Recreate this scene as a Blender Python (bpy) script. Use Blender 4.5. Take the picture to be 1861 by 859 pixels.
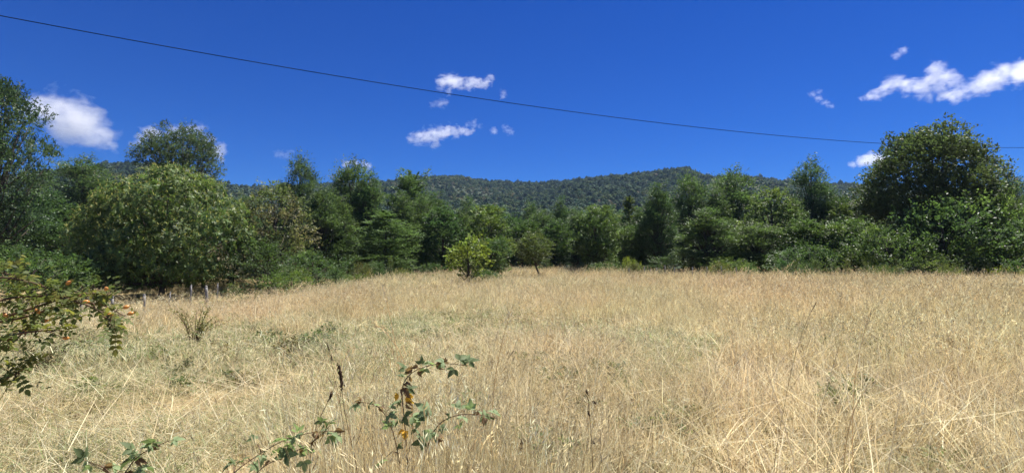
import bpy, math, random
import numpy as np
from mathutils import Vector

for o in list(bpy.data.objects):
    bpy.data.objects.remove(o)
SC = bpy.context.scene
COL = SC.collection

# ------------------------------------------------------------------ camera
F_PX, CX, CY, HORIZON = 1015.0, 930.5, 429.5, 470.0
CAM_Z = 1.7
PITCH = math.atan((HORIZON - CY) / F_PX)
cam_d = bpy.data.cameras.new('camera')
cam_d.sensor_width = 36.0
cam_d.lens = F_PX / 1861.0 * 36.0
cam_d.clip_start = 0.05
cam_d.clip_end = 30000.0
cam = bpy.data.objects.new('camera', cam_d)
cam.location = (0, 0, CAM_Z)
cam.rotation_euler = (math.pi / 2 + PITCH, 0, 0)
COL.objects.link(cam)
SC.camera = cam

# ------------------------------------------------------------------ world, sun, exposure
SUN_EL, SUN_AZ = math.radians(64.0), math.radians(50.0)     # azimuth to the right of the view direction
world = bpy.data.worlds.new('World')
SC.world = world
world.use_nodes = True
wn, wl = world.node_tree.nodes, world.node_tree.links
wn.clear()
sky = wn.new('ShaderNodeTexSky')
sky.sky_type = 'NISHITA'
sky.sun_disc = False
sky.sun_elevation = SUN_EL
sky.sun_rotation = SUN_AZ
sky.altitude = 1500.0
sky.air_density = 1.0
sky.dust_density = 0.1
sky.ozone_density = 3.0
sat = wn.new('ShaderNodeHueSaturation')
sat.inputs['Saturation'].default_value = 1.35
sat.inputs['Value'].default_value = 1.0
bg = wn.new('ShaderNodeBackground')
bg.inputs['Strength'].default_value = 0.066
wo = wn.new('ShaderNodeOutputWorld')
wl.new(sky.outputs[0], sat.inputs['Color'])
deep = wn.new('ShaderNodeMix'); deep.data_type = 'RGBA'; deep.blend_type = 'MULTIPLY'; deep.inputs['Factor'].default_value = 1
deep.inputs['B'].default_value = (0.13, 0.37, 0.78, 1)      # a dry, clear, deep blue summer sky
wl.new(sat.outputs[0], deep.inputs['A'])
wl.new(deep.outputs['Result'], bg.inputs['Color'])
wl.new(bg.outputs[0], wo.inputs['Surface'])

sun_d = bpy.data.lights.new('sun', 'SUN')
sun_d.energy = 5.0
sun_d.angle = math.radians(0.5)
sun_d.color = (1.0, 0.95, 0.87)
sun = bpy.data.objects.new('sun', sun_d)
SUN_DIR = Vector((math.sin(SUN_AZ) * math.cos(SUN_EL), math.cos(SUN_AZ) * math.cos(SUN_EL), math.sin(SUN_EL)))
sun.rotation_euler = (-SUN_DIR).to_track_quat('-Z', 'Y').to_euler()
sun.location = (20, 40, 60)
COL.objects.link(sun)

SC.view_settings.view_transform = 'Standard'
SC.view_settings.look = 'None'
SC.view_settings.exposure = 1.05
SC.view_settings.gamma = 1.0
SC.view_settings.use_curve_mapping = False
cy = SC.cycles
cy.max_bounces = 8
cy.diffuse_bounces = 3
cy.glossy_bounces = 2
cy.transmission_bounces = 4
cy.transparent_max_bounces = 6
cy.volume_bounces = 5
cy.volume_step_rate = 0.4
cy.use_denoising = True

# ------------------------------------------------------------------ helpers
def S(x, a, b):
    t = np.clip((np.asarray(x, float) - a) / (b - a), 0, 1)
    return t * t * (3 - 2 * t)

def _hash(i, j, s):
    n = (i * 374761393 + j * 668265263 + s * 974634777) & 0xffffffff
    n = ((n ^ (n >> 13)) * 1274126177) & 0xffffffff
    return ((n ^ (n >> 16)) & 0xffff) / 65535.0

def vnoise(x, y, s=0):
    x = np.asarray(x, float); y = np.asarray(y, float)
    i = np.floor(x).astype(np.int64); j = np.floor(y).astype(np.int64)
    fx, fy = x - i, y - j
    fx = fx * fx * (3 - 2 * fx); fy = fy * fy * (3 - 2 * fy)
    a = _hash(i, j, s); b = _hash(i + 1, j, s); c = _hash(i, j + 1, s); d = _hash(i + 1, j + 1, s)
    return (a * (1 - fx) + b * fx) * (1 - fy) + (c * (1 - fx) + d * fx) * fy

def fbm(x, y, s=0, n=4):
    v, a, t = 0, 0.5, 0
    for k in range(n):
        v = v + a * vnoise(x * 2 ** k, y * 2 ** k, s + 17 * k); t += a; a *= 0.5
    return v / t

def ground_z(x, y):
    x = np.asarray(x, float); y = np.asarray(y, float)
    z = 0.16 * (fbm(x / 5.0, y / 5.0, 3) - 0.5)
    z = z - 0.42 * S(-x, 5, 12) * S(y, 9, 19) * (1 - S(y, 34, 50)) - 0.45 * S(-x, 9, 16) * S(y, 19, 27) * (1 - S(y, 38, 52))           # hollow beyond the left fence
    z = z + 4.2 * S(-x, 24, 46) * S(y, 40, 70)                                # left bank
    z = z + 0.12 * S(y, 36, 56) * (1 - S(-x, 10, 25))
    z = z + 0.25 * S(x, 2, 10) * S(y, 4, 9) * (1 - S(y, 14, 28))
    return z

def gz(x, y):
    return float(ground_z(x, y))

def at(px, py, d):
    """point at depth d (metres along +Y) seen at photograph pixel px, py"""
    u, v = (px - CX) / F_PX, (CY - py) / F_PX
    dy = math.cos(PITCH) - v * math.sin(PITCH)
    dz = math.sin(PITCH) + v * math.cos(PITCH)
    t = d / dy
    return Vector((u * t, d, CAM_Z + dz * t))

def np_mesh(name, V, Fc, tint=None, uv=None):
    """Fc: list of (m,k) int arrays"""
    me = bpy.data.meshes.new(name)
    V = np.asarray(V, np.float32)
    me.vertices.add(len(V)); me.vertices.foreach_set('co', V.ravel())
    Fc = [np.asarray(f, np.int32) for f in Fc if len(f)]
    loops = np.concatenate([f.ravel() for f in Fc])
    tot = np.concatenate([np.full(len(f), f.shape[1], np.int32) for f in Fc])
    start = np.concatenate([[0], np.cumsum(tot)[:-1]]).astype(np.int32)
    me.loops.add(len(loops)); me.loops.foreach_set('vertex_index', loops)
    me.polygons.add(len(tot)); me.polygons.foreach_set('loop_start', start)
    me.update(calc_edges=True)
    if tint is not None:
        a = me.attributes.new('tint', 'FLOAT_COLOR', 'POINT')
        t4 = np.ones((len(V), 4), np.float32); t4[:, :3] = tint
        a.data.foreach_set('color', t4.ravel())
    me.validate()
    return me

class Bag:
    """collects pieces of geometry that become one mesh"""
    def __init__(self):
        self.V, self.Q, self.T, self.C, self.n = [], [], [], [], 0
    def add(self, V, quads=None, tris=None, tint=(1, 1, 1)):
        V = np.asarray(V, float).reshape(-1, 3)
        if quads is not None and len(quads): self.Q.append(np.asarray(quads).reshape(-1, 4) + self.n)
        if tris is not None and len(tris): self.T.append(np.asarray(tris).reshape(-1, 3) + self.n)
        c = np.asarray(tint, float)
        if c.ndim == 1: c = np.tile(c, (len(V), 1))
        self.V.append(V); self.C.append(c); self.n += len(V)
    def mesh(self, name):
        F = []
        if self.Q: F.append(np.concatenate(self.Q))
        if self.T: F.append(np.concatenate(self.T))
        return np_mesh(name, np.concatenate(self.V), F, np.concatenate(self.C))

def smooth(me):
    me.polygons.foreach_set('use_smooth', np.ones(len(me.polygons), bool)); return me

def obj(name, me, mat=None, parent=None, link=True):
    o = bpy.data.objects.new(name, me)
    if mat and me is not None and len(me.materials) == 0: me.materials.append(mat)
    if link: COL.objects.link(o)
    if parent: o.parent = parent
    return o

def tag(o, label=None, cat=None, group=None, kind=None):
    if label: o['label'] = label
    if cat: o['category'] = cat
    if group: o['group'] = group
    if kind: o['kind'] = kind
    return o

def empty(name, loc, rz=0, scale=(1, 1, 1)):
    o = bpy.data.objects.new(name, None); COL.objects.link(o)
    o.empty_display_size = 0.2
    o.location = loc; o.rotation_euler = (0, 0, rz); o.scale = scale
    return o

def unit(v):
    return v / np.maximum(np.linalg.norm(v, axis=-1, keepdims=True), 1e-9)

def tube(bag, pts, rad, sides=6, tint=(1, 1, 1)):
    pts = np.asarray(pts, float); rad = np.broadcast_to(np.asarray(rad, float), (len(pts),))
    t = unit(np.gradient(pts, axis=0))
    ref = np.array([0.31, 0.17, 0.93]) if abs(t[0][2]) < 0.8 else np.array([0.9, 0.3, 0.1])
    a = unit(np.cross(t, ref)); b = np.cross(t, a)
    ang = np.linspace(0, 2 * math.pi, sides, endpoint=False)
    V = pts[:, None] + rad[:, None, None] * (np.cos(ang)[None, :, None] * a[:, None] + np.sin(ang)[None, :, None] * b[:, None])
    n = len(pts); q = []
    for i in range(n - 1):
        for j in range(sides):
            k = (j + 1) % sides
            q.append((i * sides + j, i * sides + k, (i + 1) * sides + k, (i + 1) * sides + j))
    V = V.reshape(-1, 3)
    V = np.concatenate([V, pts[:1], pts[-1:]])
    tr = []
    for j in range(sides):
        k = (j + 1) % sides
        tr.append((k, j, n * sides)); tr.append(((n - 1) * sides + j, (n - 1) * sides + k, n * sides + 1))
    bag.add(V, q, tr, tint)

def leaf_quads(bag, C, A, N, L, W, tint):
    """rhombic leaves: centres C, long axes A, normals N"""
    A = unit(A); B = unit(np.cross(N, A)); Nn = np.cross(A, B)
    L = np.asarray(L)[:, None]; W = np.asarray(W)[:, None]
    n = len(C)
    V = np.stack([C - A * L * 0.5, C + B * W * 0.5 + Nn * W * 0.12 - A * L * 0.05, C + A * L * 0.5, C - B * W * 0.5 + Nn * W * 0.12 - A * L * 0.05], 1).reshape(-1, 3)
    q = np.arange(n * 4).reshape(-1, 4)
    bag.add(V, q, None, np.repeat(tint, 4, 0))

def ribbons(bag, P, Wd, side, tint):
    """P (N,K,3) centre lines, Wd (N,K) widths, side (N,3), tint (N,3): flat tapering blades"""
    n, k, _ = P.shape
    s = side[:, None] * Wd[..., None] * 0.5
    V = np.stack([P - s, P + s], 2).reshape(-1, 3)
    i = np.arange(n)[:, None] * (2 * k) + np.arange(k - 1)[None] * 2
    q = np.stack([i, i + 1, i + 3, i + 2], -1).reshape(-1, 4)
    bag.add(V, q, None, np.repeat(tint, 2 * k, 0))

# ------------------------------------------------------------------ materials
def new_mat(name):
    m = bpy.data.materials.new(name); m.use_nodes = True
    m.node_tree.nodes.clear()
    return m, m.node_tree.nodes, m.node_tree.links

def leaf_mat(name, trans=0.35, rough=0.45, spec=0.4, gain=1.0, tgain=1.5, noise=None, tcol=(1.0, 1.08, 0.7), gcol=(1, 1, 1)):
    m, n, l = new_mat(name)
    at_ = n.new('ShaderNodeAttribute'); at_.attribute_name = 'tint'
    oi = n.new('ShaderNodeObjectInfo')
    mul = n.new('ShaderNodeMix'); mul.data_type = 'RGBA'; mul.blend_type = 'MULTIPLY'; mul.inputs['Factor'].default_value = 1
    l.new(at_.outputs['Color'], mul.inputs['A']); l.new(oi.outputs['Color'], mul.inputs['B'])
    col = mul.outputs['Result']
    if noise:
        geo = n.new('ShaderNodeNewGeometry')
        for (scale, lo, hi, a, b) in noise:
            nt = n.new('ShaderNodeTexNoise'); nt.inputs['Scale'].default_value = scale; nt.inputs['Detail'].default_value = 3
            l.new(geo.outputs['Position'], nt.inputs['Vector'])
            rp = n.new('ShaderNodeValToRGB')
            rp.color_ramp.elements[0].position = lo; rp.color_ramp.elements[0].color = (*a, 1)
            rp.color_ramp.elements[1].position = hi; rp.color_ramp.elements[1].color = (*b, 1)
            l.new(nt.outputs['Fac'], rp.inputs['Fac'])
            mm = n.new('ShaderNodeMix'); mm.data_type = 'RGBA'; mm.blend_type = 'MULTIPLY'; mm.inputs['Factor'].default_value = 1
            l.new(col, mm.inputs['A']); l.new(rp.outputs['Color'], mm.inputs['B'])
            col = mm.outputs['Result']
    g = n.new('ShaderNodeMix'); g.data_type = 'RGBA'; g.blend_type = 'MULTIPLY'; g.inputs['Factor'].default_value = 1
    g.inputs['B'].default_value = (gain * gcol[0], gain * gcol[1], gain * gcol[2], 1)
    l.new(col, g.inputs['A'])
    pr = n.new('ShaderNodeBsdfPrincipled')
    pr.inputs['Roughness'].default_value = rough
    pr.inputs['Specular IOR Level'].default_value = spec
    l.new(g.outputs['Result'], pr.inputs['Base Color'])
    tr = n.new('ShaderNodeBsdfTranslucent')
    tg = n.new('ShaderNodeMix'); tg.data_type = 'RGBA'; tg.blend_type = 'MULTIPLY'; tg.inputs['Factor'].default_value = 1
    tg.inputs['B'].default_value = (tgain * tcol[0], tgain * tcol[1], tgain * tcol[2], 1)
    l.new(g.outputs['Result'], tg.inputs['A']); l.new(tg.outputs['Result'], tr.inputs['Color'])
    mx = n.new('ShaderNodeMixShader'); mx.inputs['Fac'].default_value = trans
    l.new(pr.outputs[0], mx.inputs[1]); l.new(tr.outputs[0], mx.inputs[2])
    out = n.new('ShaderNodeOutputMaterial'); l.new(mx.outputs[0], out.inputs['Surface'])
    return m

def noisy_mat(name, c1, c2, scale=8.0, rough=0.9, bump=0.3, stretch=(1, 1, 1), spec=0.2, coord='Object'):
    m, n, l = new_mat(name)
    tc = n.new('ShaderNodeTexCoord'); mp = n.new('ShaderNodeMapping'); mp.inputs['Scale'].default_value = stretch
    l.new(tc.outputs[coord], mp.inputs['Vector'])
    nt = n.new('ShaderNodeTexNoise'); nt.inputs['Scale'].default_value = scale; nt.inputs['Detail'].default_value = 6
    l.new(mp.outputs[0], nt.inputs['Vector'])
    rp = n.new('ShaderNodeValToRGB')
    rp.color_ramp.elements[0].position = 0.35; rp.color_ramp.elements[0].color = (*c1, 1)
    rp.color_ramp.elements[1].position = 0.68; rp.color_ramp.elements[1].color = (*c2, 1)
    l.new(nt.outputs['Fac'], rp.inputs['Fac'])
    pr = n.new('ShaderNodeBsdfPrincipled'); pr.inputs['Roughness'].default_value = rough
    pr.inputs['Specular IOR Level'].default_value = spec
    l.new(rp.outputs['Color'], pr.inputs['Base Color'])
    bp = n.new('ShaderNodeBump'); bp.inputs['Strength'].default_value = bump; bp.inputs['Distance'].default_value = 0.02
    l.new(nt.outputs['Fac'], bp.inputs['Height']); l.new(bp.outputs[0], pr.inputs['Normal'])
    out = n.new('ShaderNodeOutputMaterial'); l.new(pr.outputs[0], out.inputs['Surface'])
    return m

M_LEAF = leaf_mat('foliage', 0.30, 0.5, 0.27, 1.13, 1.8, gcol=(1.04, 1.0, 0.86))
M_GLOSSY = leaf_mat('glossy_foliage', 0.28, 0.55, 0.25, 1.15, 1.7, gcol=(1.05, 1.0, 0.85))
M_HILL = leaf_mat('hill_foliage', 0.12, 0.8, 0.1)
M_GRASS = leaf_mat('dry_grass', 0.42, 0.55, 0.25, 1.09, 1.15, tcol=(1.0, 0.99, 0.9),
                   noise=[(0.16, 0.38, 0.62, (0.95, 1.0, 0.94), (1.05, 1.02, 1.0)), (0.9, 0.35, 0.65, (0.85, 0.87, 0.82), (1.05, 1.03, 1.0))])
M_NEAR = leaf_mat('near_leaf', 0.4, 0.6, 0.2)
M_BARK = noisy_mat('bark', (0.035, 0.028, 0.022), (0.12, 0.10, 0.08), 6, 0.95, 0.6, (3, 3, 0.6))
M_CANE = noisy_mat('cane', (0.08, 0.06, 0.03), (0.17, 0.10, 0.06), 30, 0.7, 0.2)
M_POST = noisy_mat('weathered_post', (0.16, 0.155, 0.145), (0.36, 0.35, 0.33), 14, 0.9, 0.6, (3, 3, 0.5))
M_WIRE = noisy_mat('fence_wire', (0.10, 0.09, 0.08), (0.2, 0.19, 0.18), 30, 0.6, 0.1)
M_CABLE = noisy_mat('cable', (0.006, 0.006, 0.007), (0.014, 0.014, 0.016), 4, 0.95, 0.0, spec=0.05)
M_HIP = noisy_mat('rosehip', (0.50, 0.17, 0.03), (0.62, 0.30, 0.07), 40, 0.35, 0.05, spec=0.5)
M_SEED = noisy_mat('seed_head', (0.035, 0.022, 0.015), (0.12, 0.075, 0.045), 120, 0.9, 0.5)

def ground_mat():
    m, n, l = new_mat('meadow_soil')
    geo = n.new('ShaderNodeNewGeometry')
    col = None
    def noise(scale, lo, hi, a, b, det=5):
        nt = n.new('ShaderNodeTexNoise'); nt.inputs['Scale'].default_value = scale; nt.inputs['Detail'].default_value = det
        l.new(geo.outputs['Position'], nt.inputs['Vector'])
        rp = n.new('ShaderNodeValToRGB')
        rp.color_ramp.elements[0].position = lo; rp.color_ramp.elements[0].color = (*a, 1)
        rp.color_ramp.elements[1].position = hi; rp.color_ramp.elements[1].color = (*b, 1)
        l.new(nt.outputs['Fac'], rp.inputs['Fac'])
        return rp.outputs['Color'], nt.outputs['Fac']
    a, _ = noise(0.5, 0.4, 0.62, (0.20, 0.18, 0.09), (0.36, 0.28, 0.16))
    b, f = noise(22.0, 0.3, 0.7, (0.55, 0.55, 0.5), (1.15, 1.1, 1.0), 8)
    # leaf litter under the wood: the floor changes where the trees begin, with an uneven border
    sp = n.new('ShaderNodeSeparateXYZ'); l.new(geo.outputs['Position'], sp.inputs[0])
    _, bf = noise(0.12, 0.3, 0.7, (0, 0, 0), (1, 1, 1), 3)
    ad = n.new('ShaderNodeMath'); ad.operation = 'MULTIPLY_ADD'; ad.inputs[1].default_value = 18.0
    l.new(bf, ad.inputs[0]); l.new(sp.outputs['Y'], ad.inputs[2])
    mr = n.new('ShaderNodeMapRange'); mr.inputs['From Min'].default_value = 57.0; mr.inputs['From Max'].default_value = 61.0
    l.new(ad.outputs[0], mr.inputs['Value'])
    fl = n.new('ShaderNodeMix'); fl.data_type = 'RGBA'; fl.inputs['B'].default_value = (0.045, 0.038, 0.022, 1)
    l.new(mr.outputs[0], fl.inputs['Factor']); l.new(a, fl.inputs['A']); a = fl.outputs['Result']
    mm = n.new('ShaderNodeMix'); mm.data_type = 'RGBA'; mm.blend_type = 'MULTIPLY'; mm.inputs['Factor'].default_value = 1
    l.new(a, mm.inputs['A']); l.new(b, mm.inputs['B'])
    pr = n.new('ShaderNodeBsdfPrincipled'); pr.inputs['Roughness'].default_value = 0.95
    pr.inputs['Specular IOR Level'].default_value = 0.1
    l.new(mm.outputs['Result'], pr.inputs['Base Color'])
    bp = n.new('ShaderNodeBump'); bp.inputs['Strength'].default_value = 0.8; bp.inputs['Distance'].default_value = 0.05
    l.new(f, bp.inputs['Height']); l.new(bp.outputs[0], pr.inputs['Normal'])
    out = n.new('ShaderNodeOutputMaterial'); l.new(pr.outputs[0], out.inputs['Surface'])
    return m

# ------------------------------------------------------------------ ground
def build_ground():
    rr = np.concatenate([[0.0], np.geomspace(0.6, 120, 110), np.geomspace(140, 2600, 18)])
    na = 240
    aa = np.linspace(0, 2 * math.pi, na, endpoint=False)
    R, A = np.meshgrid(rr[1:], aa, indexing='ij')
    x, y = R * np.sin(A), R * np.cos(A)
    z = ground_z(x, y)
    z = z * (1 - S(R, 95, 150)) - 3.0 * S(R, 95, 160) * (1 - S(-x, 24, 46) * S(y, 40, 70) * (1 - S(R, 110, 160)))
    V = np.concatenate([[[0, 0, gz(0, 0)]], np.stack([x, y, z], -1).reshape(-1, 3)])
    nr = len(rr) - 1
    i, j = np.meshgrid(np.arange(nr - 1), np.arange(na), indexing='ij')
    k = (j + 1) % na
    q = np.stack([1 + i * na + j, 1 + (i + 1) * na + j, 1 + (i + 1) * na + k, 1 + i * na + k], -1).reshape(-1, 4)
    j = np.arange(na)
    t = np.stack([np.zeros(na, int), 1 + j, 1 + (j + 1) % na], -1)
    me = smooth(np_mesh('meadow_ground', V, [q[:, ::-1], t[:, ::-1]]))
    tag(obj('meadow_ground', me, ground_mat()), kind='structure')
build_ground()

# ------------------------------------------------------------------ hills
HILL_MAIN = dict(depth=950.0, y0=150.0, prof=[(-900, 352), (100, 350), (300, 342), (430, 338), (520, 338), (590, 333), (650, 331), (700, 329), (740, 325), (800, 319), (840, 321), (880, 328), (950, 332), (1000, 331), (1060, 325), (1120, 319), (1180, 313), (1225, 307), (1247, 304), (1272, 317), (1300, 322), (1350, 319), (1400, 324), (1450, 329), (1500, 332), (1550, 335), (1600, 339), (1750, 346), (2000, 356), (2800, 380)])
HILL_LEFT = dict(depth=640.0, y0=130.0, prof=[(-900, 345), (-200, 330), (0, 322), (60, 317), (100, 312), (140, 305), (190, 300), (230, 296), (275, 298), (330, 312), (400, 332), (440, 341), (480, 352), (520, 366), (580, 388), (640, 412), (720, 440), (900, 470)])

def hill_z(h, x, y):
    px = CX + F_PX * x / y
    xs, ys = zip(*h['prof'])
    sky_y = np.interp(px, xs, ys)
    k = np.ones(1)
    D, y0 = h['depth'], h['y0']
    zr = CAM_Z + (HORIZON - sky_y) / F_PX * D
    t = (y - y0) / (D - y0)
    up = np.clip(t, -0.1, 1)
    z = zr * (0.25 * up + 0.75 * up * up * (1.55 - 0.55 * up)) if False else zr * up ** 1.12 * np.sign(np.maximum(up, 0)) 
    z = np.where(t > 1, zr * (1 - 0.7 * S(t, 1, 1.5)), z)
    g = (fbm(x / 140.0, y / 260.0, 91, 3) - 0.5) * 0.34 * zr * np.clip(1 - np.abs(2 * t - 1), 0, 1)
    return z + g - 4.0 + 2.0 * np.clip(t, 0, 1)

def build_hill(h, pxlo, pxhi, label, mat):
    ny = 60
    ys = np.linspace(h['y0'], h['depth'] * 1.4, ny)
    us = (np.linspace(pxlo, pxhi, 220) - CX) / F_PX
    Y, U = np.meshgrid(ys, us, indexing='ij')
    X = U * Y
    Z = hill_z(h, X, Y)
    V = np.stack([X, Y, Z], -1).reshape(-1, 3)
    m = len(us)
    i, j = np.meshgrid(np.arange(ny - 1), np.arange(m - 1), indexing='ij')
    q = np.stack([i * m + j, i * m + j + 1, (i + 1) * m + j + 1, (i + 1) * m + j], -1).reshape(-1, 4)
    me = smooth(np_mesh('hill', V, [q]))
    return tag(obj('hill', me, mat), label=label, kind='structure')

M_HSOIL = noisy_mat('hill_undergrowth', (0.025, 0.04, 0.02), (0.05, 0.055, 0.03), 0.03, 0.95, 0.2)
build_hill(HILL_MAIN, -700, 2700, 'long wooded ridge with a small knob behind the trees', M_HSOIL)
build_hill(HILL_LEFT, -800, 900, 'rounded wooded hill behind the chestnut', M_HSOIL)

# instancing of uncountable stuff
def scatter(name, sources, pts, rot, scl, idx, label, cat=None, color=None):
    c = bpy.data.collections.new(name + '_pieces')
    for k, s in enumerate(sources):
        s.name = '%s_piece_%02d' % (name, k)
        c.objects.link(s)
    me = bpy.data.meshes.new(name)
    me.vertices.add(len(pts)); me.vertices.foreach_set('co', np.asarray(pts, np.float32).ravel())
    a = me.attributes.new('rot', 'FLOAT_VECTOR', 'POINT'); a.data.foreach_set('vector', np.asarray(rot, np.float32).ravel())
    scl = np.asarray(scl, np.float32)
    if scl.ndim == 1: scl = np.repeat(scl[:, None], 3, 1)
    a = me.attributes.new('scl', 'FLOAT_VECTOR', 'POINT'); a.data.foreach_set('vector', scl.ravel())
    a = me.attributes.new('idx', 'INT', 'POINT'); a.data.foreach_set('value', np.asarray(idx, np.int32))
    o = obj(name, me)
    ng = bpy.data.node_groups.new(name, 'GeometryNodeTree')
    ng.interface.new_socket('Geometry', in_out='INPUT', socket_type='NodeSocketGeometry')
    ng.interface.new_socket('Geometry', in_out='OUTPUT', socket_type='NodeSocketGeometry')
    n, l = ng.nodes, ng.links
    gi, go = n.new('NodeGroupInput'), n.new('NodeGroupOutput')
    m2p = n.new('GeometryNodeMeshToPoints')
    ci = n.new('GeometryNodeCollectionInfo'); ci.inputs['Collection'].default_value = c
    ci.inputs['Separate Children'].default_value = True; ci.inputs['Reset Children'].default_value = True
    ip = n.new('GeometryNodeInstanceOnPoints'); ip.inputs['Pick Instance'].default_value = True
    def attr(nm, t):
        x = n.new('GeometryNodeInputNamedAttribute'); x.data_type = t; x.inputs['Name'].default_value = nm
        return next(s for s in x.outputs if s.name == 'Attribute' and s.enabled)
    l.new(gi.outputs[0], m2p.inputs[0]); l.new(m2p.outputs[0], ip.inputs['Points'])
    l.new(ci.outputs[0], ip.inputs['Instance'])
    l.new(attr('idx', 'INT'), ip.inputs['Instance Index'])
    e2r = n.new('FunctionNodeEulerToRotation')
    l.new(attr('rot', 'FLOAT_VECTOR'), e2r.inputs[0]); l.new(e2r.outputs[0], ip.inputs['Rotation'])
    l.new(attr('scl', 'FLOAT_VECTOR'), ip.inputs['Scale'])
    l.new(ip.outputs[0], go.inputs[0])
    md = o.modifiers.new('scatter', 'NODES'); md.node_group = ng
    tag(o, label, cat, None, 'stuff')
    return o

def blob_crown(seed, tint, n=260, conic=0.0):
    """small far crown: leaf clumps over a lumpy dome, about 1 unit across"""
    r = np.random.default_rng(seed)
    b = Bag()
    d = unit(r.normal(size=(n, 3))); d[:, 2] = np.abs(d[:, 2]) * 1.0 - 0.15 * r.random(n)
    lump = 0.8 + 0.35 * vnoise(d[:, 0] * 2.2 + seed, d[:, 1] * 2.2 + d[:, 2] * 3, seed)
    p = d * lump[:, None] * np.array([0.5, 0.5, 0.75])
    if conic:
        p[:, :2] *= (1 - conic * np.clip(p[:, 2:3] / 0.8, 0, 1)); p[:, 2] *= 1.5
    N = unit(d + r.normal(size=(n, 3)) * 0.35)
    A = np.cross(N, r.normal(size=(n, 3)))
    t = np.asarray(tint)[None] * (0.7 + 0.6 * r.random((n, 1))) * (1 + 0.15 * r.normal(size=(n, 3)).clip(-1, 1))
    leaf_quads(b, p, A, N, 0.16 + 0.16 * r.random(n), 0.13 + 0.12 * r.random(n), t)
    return obj('crown', b.mesh('crown'), M_HILL, link=False)

def wooded_hill(h, seed, pxlo, pxhi, label, step):
    r = np.random.default_rng(seed)
    tints = [(0.040, 0.060, 0.026), (0.030, 0.050, 0.028), (0.055, 0.070, 0.030), (0.034, 0.058, 0.034), (0.085, 0.080, 0.045), (0.085, 0.085, 0.06), (0.028, 0.045, 0.03)]
    src = [blob_crown(seed + k, np.array(t) * 1.5, 190, 0.25 if k == 6 else 0.0) for k, t in enumerate(tints)]
    y = []; x = []
    yy = h['y0'] + 60
    while yy < h['depth'] * 1.06:
        st = step * (0.75 + 0.5 * yy / h['depth'])
        xs = np.arange((pxlo - CX) / F_PX * yy, (pxhi - CX) / F_PX * yy, st)
        x.append(xs + r.uniform(-0.5, 0.5, len(xs)) * st); y.append(np.full(len(xs), yy) + r.uniform(-0.5, 0.5, len(xs)) * st * 1.6)
        yy += st * 1.6
    x = np.concatenate(x); y = np.concatenate(y)
    z = hill_z(h, x, y) - 0.6
    n = len(x)
    pale = fbm(x / 90.0, y / 150.0, seed + 5, 3)
    px = CX + F_PX * x / y
    bare = np.exp(-((px - 860) / 90) ** 2) * S(y, 380, 560) * (1 - S(y, 700, 850)) if h is HILL_MAIN else 0 * x
    idx = r.choice([0, 1, 2, 3, 6], n)
    m = r.random(n) < np.clip((pale - 0.55) * 1.4 + 0.5 * bare, 0.02, 0.6)
    idx[m] = r.choice([4, 5, 2], m.sum())
    s = (5.2 + 4.0 * r.random(n) ** 2) * (0.8 + 0.2 * y / h['depth']) * np.where(idx == 5, 0.7, 1) * (1 - 0.35 * bare)
    scl = np.stack([s * 1.1, s * 1.1, s * (0.7 + 0.35 * r.random(n))], -1)
    rot = np.stack([r.normal(0, .08, n), r.normal(0, .08, n), r.uniform(0, 6.28, n)], -1)
    scatter('hillside_forest', src, np.stack([x, y, z], -1), rot, scl, idx, label)

wooded_hill(HILL_MAIN, 501, -300, 2300, 'dense native forest covering the long ridge', 5.2)
wooded_hill(HILL_LEFT, 601, -500, 760, 'dark forest covering the rounded left hill', 4.8)

# ------------------------------------------------------------------ trees
UP = np.array([0, 0, 1.0])
def rnd_dirs(r, n, zlo=-1.0):
    z = r.uniform(zlo, 1, n); a = r.uniform(0, 2 * math.pi, n); q = np.sqrt(1 - z * z)
    return np.stack([q * np.cos(a), q * np.sin(a), z], -1)

def add_spray(bag, r, O, D, L, nl, leaf, wid, tint, flat=0.6, spread=0.35, tvar=0.25, warm=0.0):
    """leaves along many twigs at once: O (n,3), D (n,3), L (n)"""
    n = len(O)
    D = unit(D)
    u = r.random((n, nl)) ** 0.8
    side = unit(np.cross(D, UP + 0.2 * r.normal(size=(n, 3))))
    up = np.cross(side, D)
    s = r.normal(size=(n, nl)) * spread; w = r.normal(size=(n, nl)) * spread * (1 - flat)
    C = O[:, None] + D[:, None] * (u * L[:, None])[..., None] + side[:, None] * (s * L[:, None])[..., None] + up[:, None] * (w * L[:, None])[..., None]
    A = D[:, None] * 0.8 + side[:, None] * np.sign(s)[..., None] * 0.7 + r.normal(size=(n, nl, 3)) * 0.45
    N = up[:, None] * (0.4 + flat) + UP * 0.4 + r.normal(size=(n, nl, 3)) * 0.5
    k = n * nl
    t = np.repeat(tint if np.ndim(tint) == 2 else np.tile(tint, (n, 1)), nl, 0) * (1 - tvar + 2 * tvar * r.random((k, 1)))
    t = t * (1 + warm * r.random((k, 1)) * np.array([1.0, 0.5, 0.0]))
    leaf_quads(bag, C.reshape(-1, 3), A.reshape(-1, 3), N.reshape(-1, 3), leaf * (0.7 + 0.6 * r.random(k)), wid * (0.7 + 0.6 * r.random(k)), t)

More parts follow.
